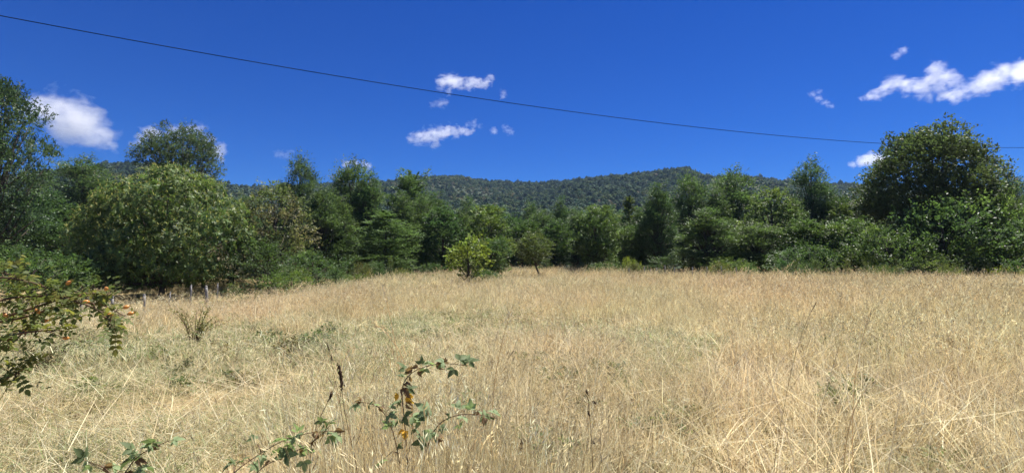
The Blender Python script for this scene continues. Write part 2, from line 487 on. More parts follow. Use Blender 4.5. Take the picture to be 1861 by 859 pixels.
def limb_tree(bag, r, h, rad, tops, lean=(0, 0), fork=0.25):
    """tapered trunk with limbs reaching to the given points"""
    n = 7
    t = np.linspace(0, 1, n)
    P = np.stack([lean[0] * t ** 1.5 + 0.02 * h * np.sin(t * 5 + r.random() * 6) * t, lean[1] * t ** 1.5 + 0.02 * h * np.sin(t * 4 + r.random() * 6) * t, t * h], -1)
    tube(bag, np.concatenate([[P[0] - [0, 0, 0.3]], P]), np.concatenate([[rad * 1.35], rad * (1.15 - 0.95 * t)]), 8)
    for q in tops:
        q = np.asarray(q)
        u = np.clip(q[2] / h * 0.6 * (0.7 + 0.5 * r.random()), fork * 0.6, 0.9)
        i = min(int(u * (n - 1)), n - 2); f = u * (n - 1) - i
        s = P[i] * (1 - f) + P[i + 1] * f
        m = s * 0.5 + q * 0.5 + np.array([0, 0, -0.06 * h * (r.random() - 0.2)])
        tube(bag, [s, s * 0.6 + m * 0.4, m, q], [rad * 0.5 * (1.1 - u), rad * 0.42 * (1.1 - u), rad * 0.28 * (1.1 - u), rad * 0.06], 5)

def crown_broad(seed, h, r0, base, lobes, sprays, nl, leaf, wid, tints, spray_len=0.7, lobe_r=0.36, rosette=False, second=None, catkin=0.0, warm=0.0, inner=0.25, squash=1.0, zlo=-0.5, taper=0.0, rise=0.25, loose=1.0):
    r = np.random.default_rng(seed)
    b, tb = Bag(), Bag()
    c0 = np.array([0, 0, (h + base) / 2]); ax = np.array([r0, r0, (h - base) / 2])
    # lobes by a spiral, jittered
    k = np.arange(lobes) + 0.5
    ph = np.arccos(1 - 2 * k / lobes); th = math.pi * (1 + 5 ** 0.5) * k
    d = np.stack([np.cos(th) * np.sin(ph), np.sin(th) * np.sin(ph), np.cos(ph)], -1) + r.normal(size=(lobes, 3)) * 0.18
    d = unit(d)
    lr = r0 * lobe_r * (0.9 - 0.4 * loose + (0.2 + 0.6 * loose) * r.random(lobes))
    lc = c0 + d * (ax - lobe_r * 0.75 * min(r0, (h - base) / 2)) * (0.97 - 0.23 * loose + (0.08 + 0.30 * loose) * r.random((lobes, 1)))
    if taper:       # narrower and looser towards the top
        tt = np.clip((lc[:, 2] - base) / (h - base), 0, 1)
        f = (1 - taper * tt ** 1.2)[:, None]
        lc[:, :2] *= f; lr *= (0.55 + 0.45 * f[:, 0])
    if second:      # a lower shoulder dome beside the main one
        (sx, sr, sh), m = second, lobes // 2
        c1 = np.array([sx, 0, (sh + base) / 2]); ax1 = np.array([sr, sr, (sh - base) / 2])
        lc[:m] = c1 + d[::2][:m] * (ax1 - lobe_r * 0.75 * min(r0, (sh - base) / 2)) * (0.88 + 0.2 * r.random((m, 1)))
        d[:m] = d[::2][:m]
        c2 = np.array([-0.42 * sx, 0, (h + base) / 2]); ax2 = np.array([r0 * 0.72, r0 * 0.8, (h - base) / 2])
        d2 = d[m:]; k2 = np.arange(lobes - m) + 0.5
        ph2 = np.arccos(1 - 2 * k2 / len(k2)); th2 = math.pi * (1 + 5 ** 0.5) * k2
        d2 = unit(np.stack([np.cos(th2) * np.sin(ph2), np.sin(th2) * np.sin(ph2), np.cos(ph2)], -1) + r.normal(size=(len(k2), 3)) * 0.15)
        lc[m:] = c2 + d2 * (ax2 - lobe_r * 0.75 * min(r0, (h - base) / 2)) * (0.88 + 0.2 * r.random((len(k2), 1)))
        d[m:] = d2
    tips = []
    lt = np.array([tints[i] for i in r.integers(0, len(tints), lobes)]) * (0.85 + 0.3 * r.random((lobes, 1)))
    for i in range(lobes):
        n = int(sprays * (lr[i] / (r0 * lobe_r)) ** 2)
        dd = rnd_dirs(r, n, zlo); dd = unit(dd + d[i] * 0.35)
        rr_ = lr[i] * (inner + (1.12 - inner) * r.random((n, 1)) ** 0.45)
        O = lc[i] + dd * rr_ * np.array([1, 1, squash])
        D = unit(dd + UP * rise + r.normal(size=(n, 3)) * 0.35)
        tint = lt[i] * (0.65 + 0.65 * r.random((n, 1)))
        if rosette:
            m = nl
            a = r.uniform(0, 2 * math.pi, (n, m))
            s1 = unit(np.cross(D, UP + 0.1 * r.normal(size=(n, 3)))); s2 = np.cross(D, s1)
            A = s1[:, None] * np.cos(a)[..., None] + s2[:, None] * np.sin(a)[..., None] + D[:, None] * (0.5 * r.random((n, m))[..., None]) - UP * 0.25
            A = unit(A)
            C = O[:, None] + A * leaf * 0.5
            N = D[:, None] + r.normal(size=(n, m, 3)) * 0.3 + UP * 0.3
            tt = np.repeat(tint, m, 0) * (0.75 + 0.5 * r.random((n * m, 1)))
            leaf_quads(b, C.reshape(-1, 3), A.reshape(-1, 3), N.reshape(-1, 3), leaf * (0.75 + 0.5 * r.random(n * m)), wid * (0.75 + 0.5 * r.random(n * m)), tt)
            if catkin:
                m = 2
                sel = r.random(n) < catkin * (0.4 + 0.6 * np.clip(dd[:, 2] + 0.3, 0, 1))
                Os, Ds = O[sel], D[sel]; n2 = len(Os)
                A = unit(Ds[:, None] + UP * 0.5 + r.normal(size=(n2, m, 3)) * 0.7)
                C = Os[:, None] + A * leaf * 0.55
                N = r.normal(size=(n2 * m, 3))
                leaf_quads(b, C.reshape(-1, 3), A.reshape(-1, 3), N, leaf * (0.6 + 0.5 * r.random(n2 * m)), np.full(n2 * m, wid * 0.42), np.tile((0.36, 0.35, 0.15), (n2 * m, 1)) * (0.8 + 0.4 * r.random((n2 * m, 1))))
        else:
            add_spray(b, r, O, D, spray_len * (0.5 + 0.9 * r.random(n) ** 1.5), nl, leaf, wid, tint, 0.55, 0.24, 0.35, warm)
        tips.append(lc[i] + d[i] * lr[i] * 0.4)
    limb_tree(tb, r, h * 0.82, 0.022 * h + 0.05, tips)
    return b.mesh('crown'), smooth(tb.mesh('trunk'))

def crown_feather(seed, h, r0, base, nb, nsub, nl, leaf, wid, tint, shape=0.7, rise=0.5, gap=0.0, tvar=0.3, multi=0):
    r = np.random.default_rng(seed)
    b, tb = Bag(), Bag()
    t = (np.arange(nb) + r.random(nb)) / nb
    z0 = base + (h - base) * t ** 0.85
    env = 1.3 * r0 * ((1 - t) ** (shape * 0.85) * (0.78 + 0.22 * S(t, 0, 0.18)) + 0.03)
    az = np.arange(nb) * 2.39996 + r.normal(size=nb) * 0.5
    amp = 1 + 0.25 * np.sin(az * 2 + seed) + 0.2 * np.sin(az * 3 + t * 9 + seed * 1.7)
    ln = env * (0.68 + 0.4 * r.random(nb)) * amp
    ln *= np.where(r.random(nb) < 0.12, 1.3, 1.0)
    if gap: ln *= np.where(r.random(nb) < gap, 0.35, 1.0)
    el = np.radians(6 + 30 * rise * t + 14 * r.normal(size=nb))
    D0 = np.stack([np.cos(az) * np.cos(el), np.sin(az) * np.cos(el), np.sin(el)], -1)
    for i in range(nb):
        L = max(ln[i], 0.25)
        s = np.linspace(0, 1, 5)[:, None]
        bow = np.array([0, 0, -0.22 * L]) * s ** 2 * (1 - t[i]) + np.array([0, 0, 0.1 * L]) * s ** 3
        P = np.array([0, 0, z0[i]]) + D0[i] * L * s + bow
        if i % 2 == 0: tube(tb, P, [0.012 * L + 0.008, 0.010 * L + .006, .007 * L + .005, .005 * L + .004, 0.003], 4)
        m = max(3, int(nsub * (0.4 + 0.6 * L / r0)))
        u = 0.22 + 0.78 * (np.arange(m) + r.random(m)) / m
        O = np.stack([np.interp(u, s[:, 0], P[:, k]) for k in range(3)], -1)
        Dm = unit(np.gradient(P, axis=0)); Dm = np.stack([np.interp(u, s[:, 0], Dm[:, k]) for k in range(3)], -1)
        sd = unit(np.cross(Dm, UP)) * np.where(np.arange(m) % 2 == 0, 1, -1)[:, None]
        D = Dm * 0.8 + sd * 0.8 + r.normal(size=(m, 3)) * 0.25 + UP * 0.12
        D[-1] = Dm[-1]
        sl = L * 0.5 * (1.1 - 0.6 * u) * (0.7 + 0.6 * r.random(m)) + 0.12
        c = np.asarray(tint) * (0.8 + 0.4 * r.random()) * (0.85 + 0.3 * r.random((m, 1)))
        add_spray(b, r, O, D, sl, nl, leaf, wid, c, 0.8, 0.22, tvar)
    # leader
    O = np.stack([np.zeros(8), np.zeros(8), np.linspace(h * 0.9, h * 0.98, 8)], -1)
    add_spray(b, r, O, rnd_dirs(r, 8, 0.1) + UP * 0.3, np.full(8, 0.5), nl, leaf, wid, tint, 0.2, 0.25, tvar)
    zz = np.linspace(0, 1, 8)
    tube(tb, np.stack([0.06 * np.sin(zz * 6 + seed), 0.06 * np.sin(zz * 5 + 1), zz * h * 0.97 - 0.3 * (zz == 0)], -1), 0.016 * h * (1.02 - zz) + 0.012, 8)
    return b.mesh('crown'), smooth(tb.mesh('trunk'))

DG = [(0.068, 0.104, 0.042), (0.058, 0.094, 0.044), (0.080, 0.114, 0.044)]
PROTO = {}
PROTO['F1'] = (12.0, 3.0, crown_feather(11, 12, 3.0, 0.5, 150, 16, 12, 0.30, 0.11, (0.080, 0.120, 0.056), 0.55, 0.7))
PROTO['F2'] = (12.0, 3.0, crown_feather(12, 12, 3.0, 0.7, 130, 16, 12, 0.30, 0.11, (0.084, 0.122, 0.054), 0.42, 0.9, 0.10))
PROTO['F3'] = (12.0, 3.0, crown_feather(13, 12, 3.0, 0.3, 150, 15, 12, 0.28, 0.10, (0.078, 0.120, 0.058), 0.65, 0.5, 0.05))
PROTO['F4'] = (12.0, 3.2, crown_feather(14, 12, 3.2, 2.2, 120, 16, 12, 0.30, 0.11, (0.078, 0.112, 0.056), 0.36, 1.1, 0.15))
NG = [(0.074, 0.108, 0.050), (0.064, 0.098, 0.048), (0.086, 0.118, 0.052)]
PROTO['N1'] = (12.0, 3.0, crown_broad(15, 12, 3.0, 0.2, 84, 34, 14, 0.25, 0.085, NG, 0.95, 0.26, taper=0.72, squash=1.1, rise=0.5))
PROTO['N2'] = (12.0, 3.0, crown_broad(16, 12, 3.0, 0.4, 74, 34, 14, 0.26, 0.085, NG, 1.05, 0.28, taper=0.55, squash=1.0, rise=0.6))
PROTO['N3'] = (12.0, 3.0, crown_broad(17, 12, 3.0, 0.1, 92, 32, 14, 0.24, 0.08, NG, 0.9, 0.25, taper=0.8, squash=0.9, rise=0.3))
PROTO['B1'] = (9.0, 3.0, crown_broad(21, 9, 3.0, 0.5, 40, 42, 16, 0.20, 0.12, DG, 0.6, 0.34, taper=0.25))
PROTO['B2'] = (9.0, 3.0, crown_broad(22, 9, 3.0, 0.3, 36, 44, 16, 0.20, 0.12, DG, 0.65, 0.38, taper=0.15))
PROTO['B3'] = (9.0, 3.0, crown_broad(23, 9, 3.0, 0.8, 48, 38, 15, 0.21, 0.12, DG, 0.6, 0.31, warm=0.3, taper=0.35))
PROTO['C'] = (8.0, 6.2, crown_broad(31, 8, 6.2, 0.85, 140, 64, 8, 0.27, 0.085, [(0.078, 0.124, 0.042), (0.068, 0.114, 0.040), (0.088, 0.130, 0.044)], lobe_r=0.23, rosette=True, catkin=0.85, loose=0.2, zlo=-0.6, second=(-2.0, 3.7, 6.1)))
PROTO['R'] = (11.5, 4.6, crown_broad(41, 11.5, 4.6, 1.6, 66, 84, 14, 0.21, 0.12, [(0.062, 0.092, 0.042), (0.076, 0.106, 0.050)], 0.7, 0.30, loose=0.6))
PROTO['L'] = (15.0, 5.0, crown_broad(51, 15, 5.0, 2.0, 64, 60, 14, 0.22, 0.11, [(0.052, 0.082, 0.044), (0.062, 0.092, 0.046)], 0.8, 0.31, squash=0.6, loose=0.7))
PROTO['A'] = (14.0, 3.9, crown_broad(61, 14, 3.9, 7.0, 54, 48, 14, 0.23, 0.09, [(0.064, 0.092, 0.050), (0.058, 0.084, 0.050)], 0.75, 0.34))
PROTO['O'] = (8.0, 2.8, crown_broad(71, 8, 2.8, 0.4, 34, 26, 14, 0.21, 0.11, [(0.115, 0.125, 0.065), (0.090, 0.115, 0.055), (0.130, 0.125, 0.075), (0.078, 0.108, 0.050)], 0.75, 0.34, loose=0.7))
PROTO['P'] = (10.0, 1.2, crown_feather(81, 10, 1.2, 0.6, 90, 9, 11, 0.22, 0.10, (0.085, 0.115, 0.040), 0.5, 1.5))
PROTO['S1'] = (3.0, 1.7, crown_broad(91, 3, 1.7, 0.05, 22, 22, 13, 0.15, 0.07, DG, 0.5, 0.4, warm=0.2))
PROTO['S2'] = (3.0, 1.5, crown_feather(92, 3, 1.5, 0.05, 60, 9, 10, 0.15, 0.055, (0.058, 0.088, 0.036), 0.6, 1.2))
PROTO['S3'] = (4.0, 2.6, crown_broad(93, 4, 2.6, 0.1, 34, 24, 13, 0.17, 0.085, DG, 0.6, 0.34))
PROTO['K'] = (1.2, 0.45, crown_feather(94, 1.2, 0.45, 0.05, 34, 6, 8, 0.075, 0.03, (0.055, 0.080, 0.036), 0.8, 1.4))
PROTO['Y'] = (2.8, 1.25, crown_broad(95, 2.8, 1.25, 0.45, 24, 16, 12, 0.13, 0.085, [(0.150, 0.190, 0.040), (0.120, 0.170, 0.042)], 0.35, 0.36))

def thin_trunk_tree():
    r = np.random.default_rng(97)
    me, _ = crown_broad(96, 3.9, 1.45, 1.45, 26, 26, 13, 0.13, 0.065, [(0.065, 0.095, 0.035), (0.075, 0.10, 0.04)], 0.45, 0.34, warm=0.2)
    tb = Bag()
    z = np.linspace(-0.3, 2.6, 9)
    x = 0.75 * np.clip(1 - z / 1.5, 0, 1) ** 1.3
    tube(tb, np.stack([x, 0 * z, z], -1), np.linspace(0.11, 0.04, 9), 7)
    for a in range(6):
        e = np.array([math.cos(a * 1.05) * 0.9, math.sin(a * 1.05) * 0.9, 2.2 + 0.15 * a])
        s = np.array([0, 0, 1.3 + 0.12 * a])
        tube(tb, [s, (s + e) / 2 + [0, 0, .1], e], [0.045, .03, .01], 5)
    return me, smooth(tb.mesh('trunk'))
PROTO['T'] = (3.9, 1.45, thin_trunk_tree())

def place(kind, px, d, top, width, label, color=(1, 1, 1), name='tree', cat='tree', group=None, glossy=False, rz=None, seed=[0]):
    h0, r0, (crown, trunk) = PROTO[kind]
    seed[0] += 1
    x = (px - CX) / F_PX * d
    g = gz(x, d)
    H = at(px, top, d).z - g
    if kind[0] in 'NB': H *= 0.96
    W = width / F_PX * d / 2
    e = empty(name, (x, d, g - 0.04), seed[0] * 1.7 if rz is None else rz, (W / r0, W / r0, H / h0))
    tag(e, label, cat, group)
    c = obj('crown', crown, M_GLOSSY if glossy else M_LEAF, e); c.color = (*color, 1)
    obj('trunk', trunk, M_BARK, e)
    return e

TREES = [
 # kind, px, depth, top, width, label, colour
 ('L', -14, 40, 146, 178, 'tall dark spreading tree on the bank beside the rounded hill', (0.85, 0.95, 1.05), False),
 ('N2', 150, 58, 284, 120, 'dark feathery tree in front of the rounded hill summit', (0.84, 0.952, 1.064), False),
 ('B1', 60, 47, 345, 150, 'dark low tree crowding the foot of the tall spreading tree', (0.784, 0.952, 1.008), False),
 ('B2', 120, 44, 395, 125, 'dull green bushy tree touching the chestnut flank', (0.9, 1.0, 0.95), False),
 ('A', 328, 58, 228, 128, 'tall airy tree rising above the chestnut crown', (0.95, 1.0, 1.0), False),
 ('C', 297, 36.5, 316, 300, 'huge domed chestnut covered in pale yellow flower spikes', (1.0, 1.0, 1.0), False),
 ('O', 500, 42, 338, 128, 'brownish seeding tree with ochre foliage next to the chestnut', (1.0, 1.0, 1.0), False),
 ('N2', 545, 64, 280, 84, 'slim dark tree with a ragged top behind the ochre tree', (0.84, 0.952, 1.064), False),
 ('N1', 585, 50, 330, 92, 'mid green conical tree between the ochre tree and the twin-topped tree', (0.9, 1.0, 0.95), False),
 ('N2', 638, 58, 288, 105, 'tall feathery evergreen with twin tops above the ridge line', (0.9, 1.0, 0.95), False),
 ('N3', 668, 56, 312, 100, 'feathery evergreen leaning against the twin-topped evergreen', (0.952, 1.098, 1.064), False),
 ('F3', 700, 47, 385, 110, 'low sweeping evergreen with layered branches at the meadow edge', (1.05, 1.12, 0.95), False),
 ('F2', 745, 60, 322, 90, 'dark upright evergreen with bare gaps between its branches', (0.806, 0.918, 0.952), False),
 ('N1', 790, 66, 345, 80, 'dark pointed evergreen behind the rounded broadleaf', (0.806, 0.952, 0.952), False),
 ('B1', 805, 51, 374, 88, 'rounded dark green broadleaf behind the yellow-green fruit tree', (0.85, 1.0, 1.0), False),
 ('B3', 888, 50, 372, 98, 'fresh green broadleaf standing behind both fruit trees', (1.2, 1.25, 1.0), False),
 ('N3', 850, 78, 360, 75, 'distant pointed evergreen peeping over the broadleaf trees', (0.896, 1.008, 1.008), False),
 ('B2', 948, 58, 384, 78, 'shaded broadleaf above the tree with the crooked trunk', (0.85, 1.0, 0.95), False),
 ('N1', 965, 82, 362, 62, 'far narrow evergreen between two broadleaf crowns', (0.84, 0.986, 1.008), False),
 ('N3', 1020, 70, 360, 56, 'slender pointed evergreen behind the crooked-trunk tree', (0.896, 1.03, 1.008), False),
 ('B1', 1008, 60, 398, 68, 'small round broadleaf in the dark recess of the tree line', (0.9, 1.05, 0.95), False),
 ('B3', 1082, 50, 370, 96, 'broad leafy tree with a shadowed right side beside the recess', (0.95, 1.08, 1.0), False),
 ('P', 1143, 64, 360, 38, 'narrow light green poplar-like tree', (1.1, 1.1, 1.0), False),
 ('B2', 1136, 56, 402, 66, 'light green bushy tree under the narrow poplar-like tree', (1.1, 1.15, 1.0), False),
 ('N1', 1197, 55, 328, 82, 'dark dense evergreen beside the wire fence posts', (0.784, 0.918, 0.896), False),
 ('N2', 1255, 60, 314, 92, 'tall evergreen just below the ridge knob', (0.918, 1.064, 1.008), False),
 ('N2', 1335, 62, 306, 112, 'wide ragged evergreen topping the ridge line', (0.896, 1.03, 1.008), False),
 ('N3', 1288, 46, 380, 135, 'low feathery tree with drooping sprays behind the fence posts', (1.1, 1.2, 1.0), False),
 ('N2', 1375, 46, 402, 120, 'bushy feathery tree with arching sprays beside the fence end', (1.05, 1.12, 1.0), False),
 ('B3', 1402, 53, 338, 116, 'pale-leaved broadleaf above the feathery trees', (1.15, 1.2, 1.15), True),
 ('N2', 1476, 60, 288, 92, 'dark blue-green tree with a tufted top near the broad glossy tree', (0.806, 0.952, 1.064), False),
 ('B2', 1560, 55, 340, 100, 'rounded olive tree nestled against the broad glossy tree', (1.0, 1.0, 0.85), False),
 ('R', 1695, 44, 238, 204, 'broad tall tree with glossy leaves crossed by the overhead cable', (1.0, 1.0, 1.05), True),
 ('B1', 1468, 44, 396, 110, 'bushy dark green tree at the foot of the tufted tree', (0.95, 1.05, 0.95), False),
 ('B2', 1528, 42, 388, 118, 'leafy green thicket tree below the rounded olive tree', (1.05, 1.12, 0.95), False),
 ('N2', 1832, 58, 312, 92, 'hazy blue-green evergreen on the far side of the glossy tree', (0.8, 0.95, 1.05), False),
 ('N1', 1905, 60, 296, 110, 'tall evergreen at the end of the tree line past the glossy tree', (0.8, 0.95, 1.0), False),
 ('N2', -150, 62, 250, 140, 'evergreen further up the bank past the spreading tree', (0.84, 0.986, 1.064), False),
 ('B2', 1960, 46, 330, 150, 'broadleaf closing the tree line past the yellow-green thicket', (1.0, 1.05, 1.0), False),
 ('N1', 615, 52, 352, 80, 'full green tree filling the gap before the twin-topped evergreen', (1.0, 1.05, 0.95), False),
 ('N3', 730, 53, 352, 84, 'dense plume-shaped tree left of the gappy dark evergreen', (0.95, 1.02, 0.95), False),
 ('N2', 770, 56, 352, 76, 'dusky plume-shaped tree right of the gappy dark evergreen', (0.85, 0.95, 0.9), False),
 ('N1', 840, 62, 376, 74, 'mid green tree filling the gap between two broadleaf crowns', (0.95, 1.02, 0.95), False),
 ('N2', 985, 64, 378, 66, 'plume-shaped tree at the back of the dark recess', (0.9, 1.0, 0.95), False),
 ('N1', 1050, 62, 378, 70, 'upright green tree left of the broad leafy tree', (0.9, 1.0, 0.95), False),
 ('N3', 1110, 60, 376, 64, 'upright tree between the broad leafy tree and the narrow pale one', (0.95, 1.05, 0.95), False),
 ('N1', 1165, 58, 372, 60, 'green tree tight against the darkest evergreen', (0.95, 1.05, 0.95), False),
 ('N3', 1300, 58, 340, 90, 'dense tree below the wide ragged evergreen', (0.95, 1.02, 0.95), False),
 ('N1', 1440, 56, 348, 76, 'full tree between the pale-leaved broadleaf and the tufted tree', (0.9, 1.0, 0.95), False),
 ('N2', 1515, 58, 352, 76, 'dusky tree between the tufted tree and the olive tree', (0.85, 0.95, 0.95), False),
 ('N2', 200, 62, 330, 80, 'dusky tree peeping over the chestnut shoulder', (0.85, 0.95, 0.95), False),
 ('N1', 440, 60, 352, 70, 'green tree in the gap between the chestnut and the ochre tree', (0.9, 1.0, 0.95), False),
]
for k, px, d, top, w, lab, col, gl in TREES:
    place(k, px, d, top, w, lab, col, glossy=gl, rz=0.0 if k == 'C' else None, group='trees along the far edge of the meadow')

# back row: only their tops and dark sides show between the front trees
rb = random.Random(5)
for i, px in enumerate(range(30, 1880, 50)):
    d = rb.uniform(74, 94)
    k_ = rb.choice(['N1', 'N2', 'N3', 'F2', 'B1'])
    before = next(w for lim, w in [(260, 'the tall spreading tree and the chestnut'), (620, 'the ochre tree'), (800, 'the twin-topped evergreen'), (960, 'the fruit trees'), (1170, 'the broad leafy tree'), (1350, 'the fenced dark evergreen'), (1560, 'the tufted tree'), (9999, 'the broad glossy tree')] if px < lim)
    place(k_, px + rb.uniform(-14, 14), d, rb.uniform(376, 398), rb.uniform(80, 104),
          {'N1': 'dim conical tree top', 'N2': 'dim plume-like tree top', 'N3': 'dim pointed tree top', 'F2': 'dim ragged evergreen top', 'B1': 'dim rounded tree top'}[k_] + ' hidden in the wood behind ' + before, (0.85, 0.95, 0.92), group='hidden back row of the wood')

SHRUBS = [
 # kind, px, depth, top, width, label, colour, name, category
 ('S3', 55, 29, 455, 175, 'green thicket on the bank behind the rosehip branches', (0.95, 1.05, 0.9)),
 ('S1', 130, 33, 478, 80, 'small green shrub where the bank meets the chestnut shade', (1.0, 1.1, 0.95)),
 ('S2', 487, 33, 452, 95, 'feathery green shrub at the foot of the ochre tree', (0.95, 1.05, 0.95)),
 ('S1', 530, 32, 490, 70, 'low bright green shrub spreading into the dry grass', (1.15, 1.25, 0.9)),
 ('S3', 570, 38, 462, 110, 'dense dark shrub under the conical tree', (0.85, 0.95, 0.85)),
 ('S2', 612, 35, 492, 44, 'spiky green shrub standing alone before the sweeping evergreen', (0.9, 1.05, 0.95)),
 ('S1', 642, 37, 498, 60, 'thin grassy shrub in front of the sweeping evergreen', (1.2, 1.2, 1.0)),
 ('S2', 690, 40, 480, 40, 'young conical bush beneath the layered branches', (0.85, 1.0, 0.95)),
 ('S1', 738, 44, 492, 44, 'low scrub at the meadow edge beneath the dark gappy evergreen', (1.0, 1.1, 1.0)),
 ('S1', 884, 33.5, 490, 46, 'dark shrub snug against the yellow-green fruit tree', (0.8, 0.95, 0.9)),
 ('S1', 920, 30, 514, 42, 'low dark green shrub lying in the grass beside the fruit tree', (0.8, 0.95, 0.85)),
 ('S2', 1003, 34, 506, 22, 'tiny green shrub in the grass near the crooked trunk', (1.0, 1.1, 0.95)),
 ('S1', 1146, 46, 468, 28, 'yellow-green sapling bush at the fence start', (1.9, 1.7, 0.9)),
 ('S1', 1100, 46, 476, 60, 'dark low bush under the broad leafy tree', (0.8, 0.9, 0.8)),
 ('S2', 1205, 47, 470, 70, 'shaded bush behind the wire fence', (0.75, 0.85, 0.8)),
 ('S1', 1330, 42, 470, 80, 'leafy bush growing through the fence end', (1.1, 1.15, 0.9)),
 ('S3', 1455, 40, 450, 110, 'dark bramble thicket along the tall grass', (0.85, 0.95, 0.85)),
 ('S1', 1545, 39, 452, 90, 'green bush in front of the leafy thicket tree', (1.05, 1.1, 0.9)),
 ('S3', 1615, 38, 418, 120, 'olive bush at the shaded foot of the glossy tree', (1.05, 1.1, 0.9)),
 ('S3', 1715, 39, 374, 165, 'big rounded bush in front of the glossy tree', (0.95, 1.05, 0.95)),
 ('S3', 1812, 40, 366, 110, 'light green bush right of the rounded bush under the glossy tree', (1.35, 1.35, 1.0)),
 ('S1', 1812, 35, 484, 66, 'low yellow-flowering patch at the edge of the tall grass', (2.6, 2.2, 0.6)),
 ('S1', 1690, 36, 462, 90, 'grey-green bush edging the tall grass', (1.1, 1.1, 1.05)),
 ('S3', 1890, 38, 420, 130, 'spreading bush at the end of the tall grass', (0.95, 1.05, 0.95)),
 ('S3', 185, 43, 462, 110, 'dark-tinted shrub added as shade behind the chestnut on its bank side', (0.6, 0.7, 0.65)),  # from here five added shrubs, tinted dark to fill the chestnut's shade
 ('S1', 245, 42, 474, 90, 'low dark-tinted shrub added as shade directly behind the chestnut trunk', (0.6, 0.7, 0.65)),
 ('S3', 310, 43, 468, 110, 'dense dark-tinted shrub added to deepen the chestnut shade', (0.55, 0.65, 0.6)),
 ('S1', 370, 42, 474, 90, 'dark-tinted shrub added as shade behind the leaning fence post', (0.6, 0.7, 0.65)),
 ('S3', 425, 43, 466, 90, 'dark-tinted shrub added as shade between the chestnut and the ochre tree', (0.65, 0.75, 0.7)),
 ('K', 773, 38, 500, 18, 'thin dark seedling by the rounded broadleaf', (0.9, 1, .9)),
 ('K', 790, 37, 501, 22, 'bushy little seedling by the rounded broadleaf', (0.95, 1.1, .95)),
 ('K', 812, 36, 506, 16, 'sparse seedling left of the yellow-green fruit tree', (1.0, 1.1, .95)),
 ('K', 472, 23, 533, 24, 'small dark weed clump alone in the pale grass', (0.9, 1.0, .9)),
 ('K', 660, 24.5, 527, 18, 'slim green weed in the pale grass', (1.3, 1.4, .9)),
 ('K', 424, 30, 520, 30, 'scrubby plant by the last fence post', (1.3, 1.2, .9)),
]
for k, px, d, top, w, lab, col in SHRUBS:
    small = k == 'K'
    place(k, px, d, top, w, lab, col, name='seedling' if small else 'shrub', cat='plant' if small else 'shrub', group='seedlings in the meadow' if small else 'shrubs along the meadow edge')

re_ = random.Random(12)
for i in range(34):
    px = re_.uniform(560, 1850) if i % 3 else re_.uniform(1150, 1850)
    e_d = np.interp((px - CX) / F_PX * 38, [-24, -12, -6, 1, 5, 9, 30, 45], [42, 40, 41, 53, 51, 38.5, 34.5, 34.5]) + re_.uniform(-2.5, 1.5)
    k_ = re_.choice(['K', 'K', 'S2', 'S1'])
    place(k_, px, e_d, re_.uniform(474, 492), re_.uniform(12, 26) if k_ == 'K' else re_.uniform(26, 52), {'K': 'spindly little sapling', 'S2': 'feathery sapling', 'S1': 'leafy sapling'}[k_] + ' at the grass border in front of ' + next(w for lim, w in [(720, 'the low sweeping evergreen'), (800, 'the gappy dark evergreen'), (960, 'the orchard broadleaf trees'), (1165, 'the broad leafy tree'), (1350, 'the fenced dark evergreen'), (1500, 'the bramble thicket'), (1620, 'the rounded olive tree'), (9999, 'the broad glossy tree')] if px < lim), (re_.uniform(0.85, 1.5), re_.uniform(0.95, 1.4), 0.95),
          name='sapling', cat='sapling', group='saplings along the border of the wood')

place('Y', 851, 32, 437, 78, 'bright yellow-green fruit tree on a short dark trunk', name='fruit_tree', cat='fruit tree', group='fruit trees in the meadow')
place('B2', 893, 37, 425, 74, 'dark green orchard tree behind the yellow-green fruit tree', (1.0, 1.12, 0.95), name='fruit_tree', cat='fruit tree', group='fruit trees in the meadow')
place('T', 972, 44, 428, 58, 'small round-crowned tree with a thin crooked bare trunk', name='fruit_tree', cat='fruit tree', group='fruit trees in the meadow', rz=0.0)

# ------------------------------------------------------------------ grass
PALE = np.array([(0.75, 0.65, 0.45), (0.70, 0.59, 0.39), (0.80, 0.72, 0.54), (0.64, 0.52, 0.33)])
GOLD = np.array([(0.58, 0.46, 0.27), (0.53, 0.40, 0.23), (0.62, 0.50, 0.32)])
GREY = np.array([(0.50, 0.46, 0.33), (0.41, 0.39, 0.26), (0.54, 0.50, 0.36)])
GREEN = np.array([(0.22, 0.28, 0.11), (0.29, 0.34, 0.16), (0.18, 0.23, 0.10)])
BROWN = np.array([(0.24, 0.165, 0.10), (0.32, 0.23, 0.14)])
THATCH = np.array([(0.14, 0.11, 0.07), (0.20, 0.15, 0.09), (0.13, 0.14, 0.07)])  # old brown thatch; its dark tone also paints shade into gaps between blades

def pick(r, n, mix):
    P = np.concatenate([m[0] for m in mix]); w = np.concatenate([np.full(len(m[0]), m[1] / len(m[0])) for m in mix])
    return np.minimum(P[r.choice(len(P), n, p=w / w.sum())] * (0.55 + 0.68 * r.random((n, 1))), 0.82)

